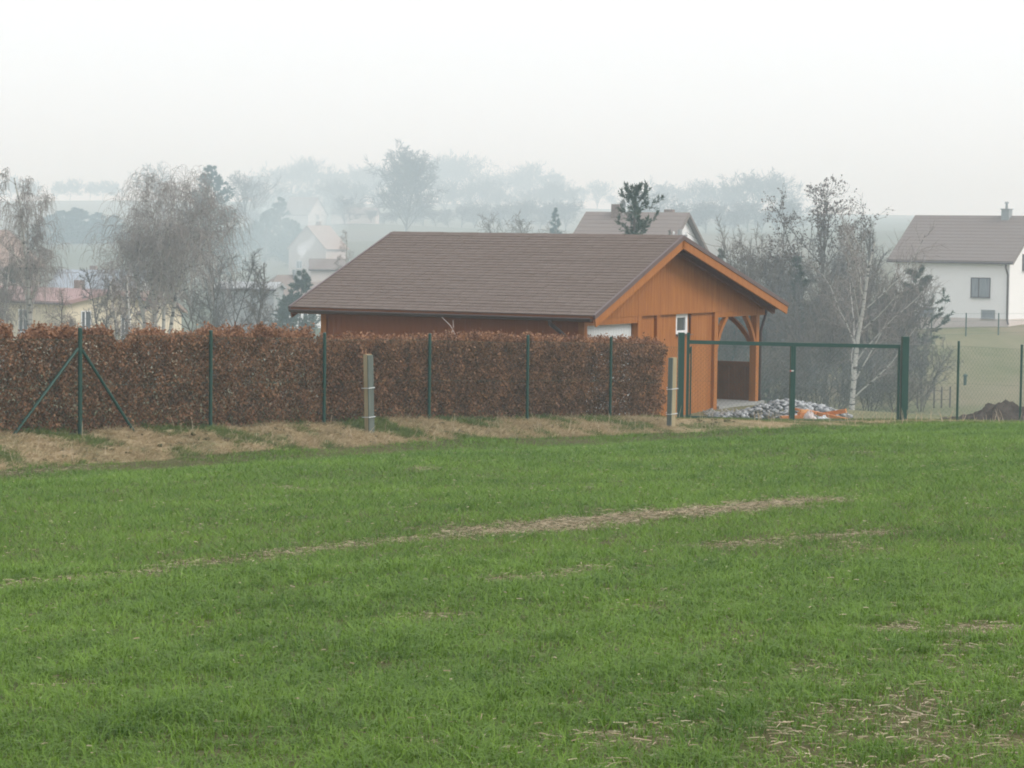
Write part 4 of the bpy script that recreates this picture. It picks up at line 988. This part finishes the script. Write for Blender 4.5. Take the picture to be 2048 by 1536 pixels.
window(whs, 'f', 3.25, .52, 1.05, .55, Lw, Ww, 'curtain_glass', 'metal_grey', 0)
window(whs, 'f', -2.1, .52, 1.2, .60, Lw, Ww, 'curtain_glass', 'metal_grey', 0)
window(whs, 'r', -1.4, 4.3, 1.1, 1.2, Lw, Ww, 'glass', 'gutter')
ch = MB().box((2.4,-.5,7.8),(3.05,.15,9.1)).build('chimney', MAT['chimney_grey'], wrf)
m = MB().box((2.34,-.56,9.102),(3.11,.21,9.18)); m.tube([(2.72,-.2,9.18),(2.72,-.2,9.6)], [.12,.10], 8); m.tube([(2.72,-.2,9.6),(2.72,-.2,9.73)], [.2,.14], 8); m.build('chimney_cap', MAT['chimney_grey'], wrf)
MB().tube([(Lw/2-.1,-Ww/2-.50,4.75),(Lw/2-.12,-Ww/2-.45,4.5),(Lw/2-.08,-Ww/2-.14,3.95),(Lw/2-.08,-Ww/2-.12,.4),(Lw/2+.1,-Ww/2-.25,.05)], .08, 8).build('down_pipe', MAT['gutter'], whs)
# thin garden fence below it
gf = empty('garden_fence', (0,0,0), 0, 'thin green posts of a garden fence in front of the white house', 'fence')
o1 = P(1863, 654, 190); o1.z = h1(o1.x, o1.y); gf.location = o1; prev = []
for px, yt in ((1800,628),(1863,626),(1932,626),(1997,626),(2062,626),(2125,626)):
    b_ = P(px, 652, 190); z = h1(b_.x, b_.y); t_ = P(px, yt, 190)
    q = Vector((b_.x, b_.y, z))-o1; MB().tube([q-Vector((0,0,.2)), q+Vector((0,0,t_.z-z))], .05, 6).build('post', GP, gf); prev.append((q, t_.z-z))
m = MB()
for (a_, ha), (b_, hb) in zip(prev[:-1], prev[1:]):
    for f in (.1, .35, .65, .97): m.tube([a_+Vector((0,0,ha*f)), b_+Vector((0,0,hb*f))], .008, 3, cap=False)
m.build('line_wire', GW, gf)
# low wooden paddock fence in the dip
pf = empty('paddock_fence', (0,0,0), 0, 'thin dark wooden paddock fence posts at the foot of the meadow slope', 'fence')
o2 = P(1868, 800, 150); o2.z = h1(o2.x, o2.y); pf.location = o2; prev = []
for px in (1835,1868,1883,1900):
    b_ = P(px, 800, 148); z = h1(b_.x, b_.y); q = Vector((b_.x, b_.y, z))-o2
    MB().box((q.x-.04,q.y-.04,q.z-.2),(q.x+.04,q.y+.04,q.z+1.25)).build('post', MAT['bark'], pf); prev.append(q)
m = MB()
for z_ in (.5, 1.05):
    for a_, b_ in zip(prev[:-1], prev[1:]): m.tube([a_+Vector((0,-.08,z_)), b_+Vector((0,-.08,z_))], .012, 4)
m.build('line_wire', MAT['bark'], pf)
# small green marker on the slope
b_ = P(1930, 768, 160); b_.z = h1(b_.x, b_.y)
o = empty('water_post', b_, 0, 'small green post standing alone on the meadow slope', 'post')
MB().tube([(0,0,-.1),(0,0,.55)], .10, 8).build('shaft', GP, o); MB().tube([(0,0,.55),(0,0,.62),(0,0,.72)], [.15,.15,.05], 8).build('cap', GP, o)

# grey roofed house behind the garage ridge
Lg, Wg = 7.2, 8.0
gh, grf = corner_house('grey_roof_house', 1322, 534, 168, -29, Lg, Wg, 3.0, 3.2, 'house with grey brown roof and cream gable rising behind the garage ridge', 'wall_cream', 'roof_grey2', ov=.4, tiles=.42)
for mm in gh.children:
    if mm.name.startswith('wall'): mm.data.materials[0] = MAT['render_white']
zr = 3.0+3.2
MB().box((-1.75,-.55,zr-.75),(-1.15,.05,zr+.75)).build('chimney', MAT['brick'], grf)
MB().box((2.0,.1,zr-.4),(2.6,.6,zr+.42)).build('chimney', MAT['brick'], grf)
dish = MB()
ringv = []
for k in range(12):
    a = 2*math.pi*k/12; ringv.append((-.78+.10*math.sin(a)*0 + .36*math.cos(a)*.6, -.55-.10, zr+.72+.36*math.sin(a)))
dish.add([(-.78,-.45,zr+.72)]+ringv, [(0, k+1, (k+1) % 12+1) for k in range(12)])
dish.tube([(-.95,-.3,zr-.1),(-.95,-.3,zr+1.15)], .04, 6); dish.tube([(-.95,-.3,zr+.72),(-.78,-.45,zr+.72)], .03, 5)
dish.build('satellite_dish', MAT['metal_grey'], grf)
MB().box((-1.3,-2.4,4.5),(-.6,-1.7,4.85)).build('skylight', MAT['roof_blue'], grf)
window(gh, 'r', -.6, 1.7, .8, 1.0, Lg, Wg)

# power pole just above the garage ridge end
b_ = P(1360, 463, 120); zg = h1(b_.x, b_.y)
pp = empty('power_pole', (b_.x, b_.y, zg), 0, 'grey power pole top peeping over the garage ridge end', 'pole')
hp_ = b_.z - zg
MB().tube([(0,0,-.3),(0,0,hp_+.1)], [.16,.11], 8).build('shaft', MAT['metal_grey'], pp)
MB().box((-.35,-.06,hp_-.25),(.35,.06,hp_-.15)).build('crossarm', MAT['metal_grey'], pp)
for x in (-.3, .3): MB().tube([(x,0,hp_-.15),(x,0,hp_-.05),(x,0,hp_)], [.03,.05,.03], 6).build('insulator', MAT['white_pvc'], pp)
def wire(a, b, sag): return [tuple(Vector(a)*(1-t)+Vector(b)*t-Vector((0,0,sag*4*t*(1-t)))) for t in np.linspace(0, 1, 12)]
w1_ = Vector((P(1450,492,150))) - Vector(pp.location); w2_ = Vector(P(1310,478,132)) - Vector(pp.location)
MB().tube(wire((.3,0,hp_), w1_, .25), .012, 4).build('cable', MAT['bark'], pp); MB().tube(wire((-.3,0,hp_), w2_, .1), .012, 4).build('cable', MAT['bark'], pp)

# cream house with red roof, left, behind the birches
Ly, Wy = 12.0, 7.4
yh, yrf = corner_house('cream_house', 128, 609, 172, -42, Ly, Wy, 4.4, .72, 'cream walled house with faded red roof behind the left birches', 'wall_cream', 'roof_red', ov=.45)
window(yh, 'r', -1.9, 2.3, .75, 1.5, Ly, Wy); window(yh, 'f', 1.4, 2.3, 1.1, 1.5, Ly, Wy); window(yh, 'f', -1.6, 2.3, 1.1, 1.5, Ly, Wy); window(yh, 'r', 1.6, 1.9, .75, 1.6, Ly, Wy)
chimney(yrf, 2.2, .5, 4.7, 5.9, .55)
c = P(262, 665, 178)
y2, _ = house('cream_annex', (c.x, c.y+3, P(262, 735, 178).z), math.radians(-24), 4.0, 5.6, 3.9, 1.3, 'small cream annex with orange tiled roof between the birch trunks', 'wall_cream', 'wall_brick', ov=.3)
window(y2, 'f', -.6, 1.6, .9, 1.2, 4.0, 5.6)
c = P(205, 560, 240)
bh, brf = house('blue_roof_house', (c.x, c.y, P(205, 640, 240).z), math.radians(-10), 8.0, 7.0, 2.7, 1.9, 'house with pale blue sheet roof half hidden behind the birches', 'render_white', 'roof_blue')
chimney(brf, -1, .3, 3.6, 5.2, .6)
c = P(-25, 505, 260)
oh, _ = house('left_edge_house', (c.x, c.y, P(-25, 610, 260).z), math.radians(75), 9, 7.6, 4.2, 3.4, 'pale house with orange gable cut by the left edge of the picture', 'wall_pink', 'wall_brick')
window(oh, 'l', 0, 2.0, 1.2, 1.4, 9, 7.6)
# village houses in the haze, left of the garage roof
c = P(572, 600, 262)
hh_, hrf = house('hipped_house', (c.x, c.y+2, P(572, 660, 262).z), math.radians(24), 7.6, 6.6, 2.75, 3.0, 'grey hipped roof house with chimney just left of the garage roof', 'render_white', 'roof_grey2', ov=.5, hip=True)
chimney(hrf, .9, -.3, 4.6, 6.3, .75, 'chimney_grey'); window(hh_, 'f', -1.6, 1.0, 1.2, 1.2, 7.6, 6.6); window(hh_, 'f', 1.2, 1.0, 1.2, 1.2, 7.6, 6.6)
c = P(650, 600, 275)
h3, _ = house('low_house', (c.x, c.y+2, P(650, 655, 275).z), math.radians(60), 6.5, 5.4, 2.6, 2.2, 'low grey roofed house partly hidden by the garage eave', 'plinth', 'roof_grey2', ov=.4)
c = P(634, 545, 560)
ph, prf = house('pinkish_house', (c.x, c.y+3, P(634, 552, 560).z), math.radians(68), 11.0, 9.2, 6.2, 4.9, 'tall hazy house with pinkish walls above the hipped roof', 'wall_pink', 'wall_brick', ov=.35)
window(ph, 'l', -2.0, 1.8, 1.3, 1.5, 11.0, 9.2); window(ph, 'l', 2.0, 1.8, 1.3, 1.5, 11.0, 9.2)
chimney(prf, 1.0, .5, 10.0, 12.2, .9)
c = P(655, 540, 330)
sh_, _ = house('dark_roof_shed', (c.x, c.y, P(655, 560, 330).z), math.radians(4), 4.4, 4.0, 1.4, 1.2, 'small shed with dark roof in front of the pinkish house', 'plinth', 'roof_grey', cat='shed', ov=.25)
c = P(612, 445, 950)
fh, _ = house('hazy_house', (c.x-1, c.y+4, P(612, 449, 950).z), math.radians(-32), 12.5, 12.0, 4.0, 6.2, 'far hazy house with steep grey roof on the hillside', 'plinth', 'roof_grey2', ov=.5)
window(fh, 'r', 0, 2.0, 1.6, 1.8, 12.5, 12.0)
c = P(710, 440, 955)
fb, _ = house('hazy_barn', (c.x, c.y+2, P(710, 441, 955).z), math.radians(-6), 17, 9, 2.6, 2.2, 'long low hazy barn right of the steep roofed house', 'plinth', 'roof_grey2', cat='barn', ov=.4)
c = P(500, 575, 235)
gs, _ = house('flat_outbuilding', (c.x, c.y, P(500, 640, 235).z), math.radians(-6), 5.5, 4.5, 2.9, .5, 'flat grey outbuilding between the bare shrubs left of the garage', 'chimney_grey', 'metal_grey', cat='outbuilding', ov=.25)

# ------------------------------------------------------------------ trees near the dip
def put(name, maker, px, D, top, label, width_px, seed, group=None, cat='tree', rz=0.0, **kw):
    loc, hh = tree_spot(px, D, top)
    return add_tree(name, maker(seed, hh, width_px*D/F, **kw), loc, label, cat, group, rz)
put('weeping_birch', birch, 324, 150, 384, 'large weeping birch with pale trunks behind the left hedge', 300, 11, stems=5, weep=.8, twigs=14, t0=.42, lean=.20)
put('weeping_birch', birch, 64, 148, 345, 'tall thin weeping birch near the left edge', 190, 12, stems=2, weep=1.2, twigs=15, lean=.06)
put('weeping_birch', birch, 5, 152, 480, 'small birch cut by the left edge beside the tall thin one', 90, 13, stems=2, weep=.8, twigs=10)
put('young_birch', birch, 255, 118, 540, 'young slender birch in front of the cream annex', 80, 14, stems=3, weep=.1, twigs=5, lean=.25)
put('young_birch', birch, 118, 120, 585, 'young branching birch in front of the cream house wall', 90, 15, stems=2, weep=.2, twigs=5, pale=False)
put('bare_shrub', decid, 432, 156, 470, 'dense grey bare thicket against the right side of the large birch', 130, 16, stems=4, cmat='twig_grey', n3=9)
put('bare_shrub', decid, 497, 158, 500, 'bare brown shrub between the large birch and the hipped roof', 80, 17, stems=3, n3=9)
put('bare_shrub', decid, 212, 155, 500, 'bare grey shrub on the left side of the large birch', 60, 18, stems=3, cmat='twig_grey')
put('spruce_tree', conifer, 22, 200, 520, 'dark low conifer behind the left edge birches', 110, 20, mat='needle_dark')
put('spruce_tree', conifer, 598, 225, 535, 'dark green conifer left of the garage eave in front of the hipped house', 110, 21, nleaf=18000)
put('spruce_tree', conifer, 575, 228, 590, 'small bushy conifer beside the dark green one', 90, 22, nleaf=10000)
put('young_birch', birch, 690, 250, 455, 'thin pale birch standing above the sloping garage eave', 45, 23, stems=3, weep=.1, twigs=6, lean=.12)
put('pine_tree', conifer, 1254, 132, 362, 'young green pine with ragged top in front of the grey roof', 290, 24, nb=84, n2=7, nleaf=12500, lsize=.19, mat='needle_dark', pine=True, up=.15)
put('pine_tree', conifer, 1826, 172, 535, 'dark pine with spreading branches against the white house wall', 160, 25, nb=30, n2=8, nleaf=9000, lsize=.26, pine=True, up=.05)
put('alder_tree', decid, 1640, 166, 388, 'tall alder dotted with dark cones behind the gate', 250, 26, n1=14, n2=8, n3=8, leaf=3400, lsize=.15, trunk=.50, cmat='twig_grey', up=.35, shape=lambda t: .95-.35*t, leader=.82, ang=52)
put('alder_tree', decid, 1556, 164, 455, 'shorter spreading alder dotted with dark cones right of the garage roof', 190, 27, n1=12, n2=8, n3=8, leaf=2600, lsize=.15, trunk=.48, cmat='twig_grey', up=.35, shape=lambda t: .95-.35*t, leader=.82, ang=52)
put('alder_tree', decid, 1475, 162, 462, 'small alder with dotted crown closest to the garage roof', 110, 28, n1=10, n2=7, n3=7, leaf=1300, lsize=.15, trunk=.45, up=.35, shape=lambda t: .95-.35*t, leader=.82, ang=52)
put('poplar_tree', decid, 1738, 192, 378, 'pale upright bare tree rising behind the tall alder', 90, 29, ang=24, up=.9, n1=16, n3=8, trunk=.3)
put('silver_birch', birch, 1712, 134, 470, 'white stemmed birch standing right behind the gate', 200, 30, stems=3, fork=True)
put('spruce_tree', conifer, 1602, 158, 505, 'dark conifer in the thicket under the alders', 120, 31, nleaf=14000)
put('spruce_tree', conifer, 1425, 160, 488, 'conifer tip peeping over the right slope of the garage roof', 70, 32, nleaf=6000)
put('spruce_tree', conifer, 1470, 156, 560, 'bushy conifer seen through the open porch', 120, 33, nleaf=14000, mat='needle_blue')
put('spruce_tree', conifer, 1540, 152, 590, 'low broad conifer beside the porch post', 110, 34, nleaf=12000)
THICKET = [decid(50+k, 6.0, 5.0, stems=4, cmat='twig_brown' if k % 2 == 0 else 'twig_grey', n1=12, n2=8, n3=9, trunk=.08, rmin=.013, ang=38) for k in range(5)]
for k, (px, D, top, w_, lb) in enumerate([(1505,158,530,130,'bare brown thicket shrub above the porch downpipe'),(1570,150,580,130,'bare grey thicket shrub behind the stone heap'),(1640,146,600,130,'low bare shrub left of the white stemmed birch'),
        (1690,158,540,150,'tall bare brown shrub behind the white stemmed birch'),(1760,152,560,130,'bare brown shrub right of the white stemmed birch'),(1805,158,610,110,'bare shrub spreading below the dark pine'),
        (1845,146,690,90,'low dark shrub right of the thick gate post'),(1600,144,690,110,'very low bare brush seen through the gate mesh'),(1740,142,720,110,'low bare brush at the foot of the white stemmed birch'),
        (1455,150,640,90,'low bare brush behind the porch half wall'), (1530,142,720,120,'low bare brush beside the porch corner post'), (1670,141,740,110,'low bare brush behind the orange offcuts'), (1795,141,750,100,'low bare brush left of the thick gate post')]):
    loc, hh_s = tree_spot(px, D, top); sx = w_*D/F/5.0
    add_tree('bare_shrub', THICKET[k % 5], loc, lb, 'shrub', 'bare shrubs in the dip behind the gate', 2.1*k, (sx, sx, hh_s/5.6))
DARKC = [conifer(140+k, 12.0, 6.5, nb=60, nleaf=12000, lsize=.34, mat='needle_dark') for k in range(2)]
for k, (px, D, top, w_, lb) in enumerate([(1500,178,560,190,'broad dark conifer deep in the thicket left of the tall alder'),(1572,180,545,190,'broad dark conifer deep in the thicket under the shorter alder'),(1655,176,585,200,'broad dark conifer low behind the tall alder trunk'),(1760,178,585,180,'broad dark conifer low behind the white stemmed birch'),(1452,172,600,150,'broad dark conifer showing above the porch half wall'),(1710,172,640,170,'low dark conifer straight behind the white stemmed birch')]):
    loc, hh_s = tree_spot(px, D, top); sx = w_*D/F/6.5
    add_tree('dark_conifer', DARKC[k % 2], loc, lb, 'tree', 'dark conifers in the dip', k*1.7, (sx, sx, hh_s/12))
put('bare_shrub', decid, 1050, 300, 428, 'bare bush showing just above the garage ridge', 110, 71, stems=4, n3=6, rmin=.02, trunk=.1, cat='shrub')
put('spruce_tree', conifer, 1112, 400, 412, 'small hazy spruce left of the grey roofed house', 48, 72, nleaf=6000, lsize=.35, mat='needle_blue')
put('spruce_tree', conifer, 420, 540, 330, 'tall pointed spruce rising behind the large birch', 160, 73, nb=100, nleaf=22000, lsize=.60, mat='needle_blue')
for k, (px, D, top, w_, lb) in enumerate([(560,640,395,58,'hazy spruce left of the steep roofed far house'),(530,620,420,60,'hazy broad spruce beside the big birch crown'),(585,600,440,50,'shorter hazy spruce in front of the steep roofed house')]):
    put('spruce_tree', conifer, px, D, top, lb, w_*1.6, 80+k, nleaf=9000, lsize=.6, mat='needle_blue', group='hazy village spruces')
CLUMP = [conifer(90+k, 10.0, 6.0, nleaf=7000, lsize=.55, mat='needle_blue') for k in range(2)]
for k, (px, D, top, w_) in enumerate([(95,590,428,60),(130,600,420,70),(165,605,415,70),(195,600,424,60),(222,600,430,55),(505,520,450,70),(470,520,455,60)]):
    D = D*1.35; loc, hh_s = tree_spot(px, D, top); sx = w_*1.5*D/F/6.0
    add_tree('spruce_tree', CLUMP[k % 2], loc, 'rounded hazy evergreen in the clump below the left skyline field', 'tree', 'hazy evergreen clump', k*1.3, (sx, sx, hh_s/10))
# big hazy bare trees on the rise, then the ridge rows made from four shared kinds
put('bare_tree', decid, 812, 850, 322, 'large round crowned bare tree in the haze above the garage roof', 118, 101, n1=44, n2=9, n3=13, rmin=.12, trunk=.14, cmat='twig_grey', up=.45, ang=56, leader=.84, shape=bell(.55,.6))
put('bare_tree', decid, 488, 800, 330, 'round hazy bare tree right of the tall pointed spruce', 95, 102, n1=18, n2=9, n3=9, rmin=.06, trunk=.3, up=.4)
put('bare_tree', decid, 330, 950, 318, 'hazy bare tree crown above the large weeping birch', 90, 103, n1=16, n2=8, n3=8, rmin=.07, trunk=.3, up=.4)
kinds = [decid(110+k, 20.0, 13.0 + 2*k, n1=20, n2=9, n3=9, rmin=.12, trunk=.12, cmat='twig_grey', up=.5) for k in range(4)]
rk = random.Random(8)
rows = [(px, 1600 + (k*37) % 50, top, 1.15) for k, (px, top) in enumerate([(515,345),(548,338),(582,338),(615,334),(650,340),(682,344),(715,342),(748,346),(770,340),(880,320),(908,322),(940,334),(970,345),(1000,350),(1030,352),(1062,344),(1090,342),(1115,352),(1165,378),(1195,374),(1225,388)])]
rows += [(1325,1250,368,1.1),(1365,1260,382,1.1),(1400,1180,378,1),(1435,1150,366,1.1),(1470,1120,370,1.1),(1512,1060,358,1.2),(1552,1080,370,1.15),(1590,1150,392,1)]
mid = [(px, 1290 + (k*31) % 60, 366 + (k*23) % 26, 1.3) for k, px in enumerate(range(512, 1140, 27)) if not 770 < px < 870] + [(px, 930 + (k*53) % 90, 396 + (k*29) % 30, 1.6) for k, px in enumerate(range(690, 1140, 26))] + [(px, 800 + (k*41) % 80, 404 + (k*17) % 28, 1.6) for k, px in enumerate(range(1300, 1600, 28))] + [(px, 900, 418 + (k*13) % 20, 1.4) for k, px in enumerate((470, 505, 540))]
for k, (px, D, top, w_) in enumerate(rows + mid):
    loc, hh = tree_spot(px, D, top); s = hh/19.0
    side = 'left of the round crowned tree' if px < 800 else ('between round crowned tree and grey roofed house' if px < 1240 else 'right of the young pine')
    low = k >= len(rows)
    add_tree('bare_tree', kinds[k % 4], loc, ('low hazy tree in the woodland band ' if low else 'faint hazy skyline tree ') + side, 'tree', ('hazy woodland band ' if low else 'hazy skyline trees ') + side, rk.uniform(0, 6.28), (s*w_, s*w_, s))
orch = decid(120, 7.0, 9.0, n1=16, n2=8, n3=9, rmin=.10, trunk=.25, cmat='twig_grey', up=.2)
for px, top in ((-10,372),(22,368),(58,374),(112,374),(140,370),(180,374),(205,372),(232,376)):
    loc, hh = tree_spot(px, 1690, top); s = hh/6.6
    add_tree('orchard_tree', orch, loc, 'tiny round tree in the row on the far left skyline', 'tree', 'trees on the far left skyline', rk.uniform(0, 6.28), (s*1.15, s*1.15, s))

# ------------------------------------------------------------------ smoke from the hipped house chimney
def smoke():
    c = Vector(P(590, 530, 262)); q = Vector(P(625, 470, 300)) - c; rr_ = np.random.default_rng(4); m = MB()
    pts = [c + q*t + Vector((.35*math.sin(t*9), 0, .25*math.sin(t*7))) for t in np.linspace(0, 1, 12)]
    m.tube([p-c for p in pts], [float(x) for x in np.interp(np.linspace(0,1,12), [0,.2,.6,1], [.10,.25,.7,.15])], 10)
    mt = bpy.data.materials.new('chimney_smoke'); mt.use_nodes = True; N, L = mt.node_tree.nodes, mt.node_tree.links
    N.remove(N['Principled BSDF']); v = N.new('ShaderNodeVolumePrincipled'); v.inputs['Color'].default_value = (.92,.96,1,1); v.inputs['Density'].default_value = .07
    L.new(v.outputs[0], N['Material Output'].inputs['Volume']); mt.cycles.homogeneous_volume = True
    o = m.build('chimney_smoke', mt); o.location = c
    tag(o, 'thin pale smoke drifting up from the hipped house chimney', 'smoke', kind='stuff')
smoke()
def drift():
    c = P(575, 470, 330); q = MB(); n, m_ = 20, 12
    rx, ry, rz_ = 130*330/F, 16.0, 85*330/F
    vs = [(rx*math.cos(2*math.pi*j/n)*math.sin(math.pi*i/m_), ry*math.sin(2*math.pi*j/n)*math.sin(math.pi*i/m_), rz_*math.cos(math.pi*i/m_)) for i in range(m_+1) for j in range(n)]
    q.add(vs, [(i*n+j, i*n+(j+1) % n, (i+1)*n+(j+1) % n, (i+1)*n+j) for i in range(m_) for j in range(n)])
    mt = bpy.data.materials.new('smoke_drift'); mt.use_nodes = True; N, L = mt.node_tree.nodes, mt.node_tree.links
    N.remove(N['Principled BSDF']); v = N.new('ShaderNodeVolumePrincipled'); v.inputs['Color'].default_value = (.86,.96,1,1); v.inputs['Density'].default_value = .016
    v.inputs['Density Attribute'].default_value = ''
    L.new(v.outputs[0], N['Material Output'].inputs['Volume']); mt.cycles.homogeneous_volume = True
    o = q.build('smoke_drift', mt); o.location = c; o.rotation_euler = (0, math.radians(-25), 0)
    tag(o, 'broad bluish veil of smoke drifting over the village left of the garage', 'smoke', kind='stuff')
drift()

# ------------------------------------------------------------------ haze
hm = bpy.data.materials.new('haze'); hm.use_nodes = True
N, L = hm.node_tree.nodes, hm.node_tree.links
N.remove(N['Principled BSDF']); v = N.new('ShaderNodeVolumePrincipled')
v.inputs['Color'].default_value = (.74, .90, 1, 1); v.inputs['Absorption Color'].default_value = (1, 1, 1, 1); v.inputs['Density'].default_value = HAZE; v.inputs['Anisotropy'].default_value = 0.0
v.inputs['Density Attribute'].default_value = ''
L.new(v.outputs[0], N['Material Output'].inputs['Volume']); hm.cycles.homogeneous_volume = True
o = MB().box((-3300,-1200,-60),(3300,4100,72)).build('haze', hm)
tag(o, 'pale winter haze over the whole valley', 'haze', kind='stuff')
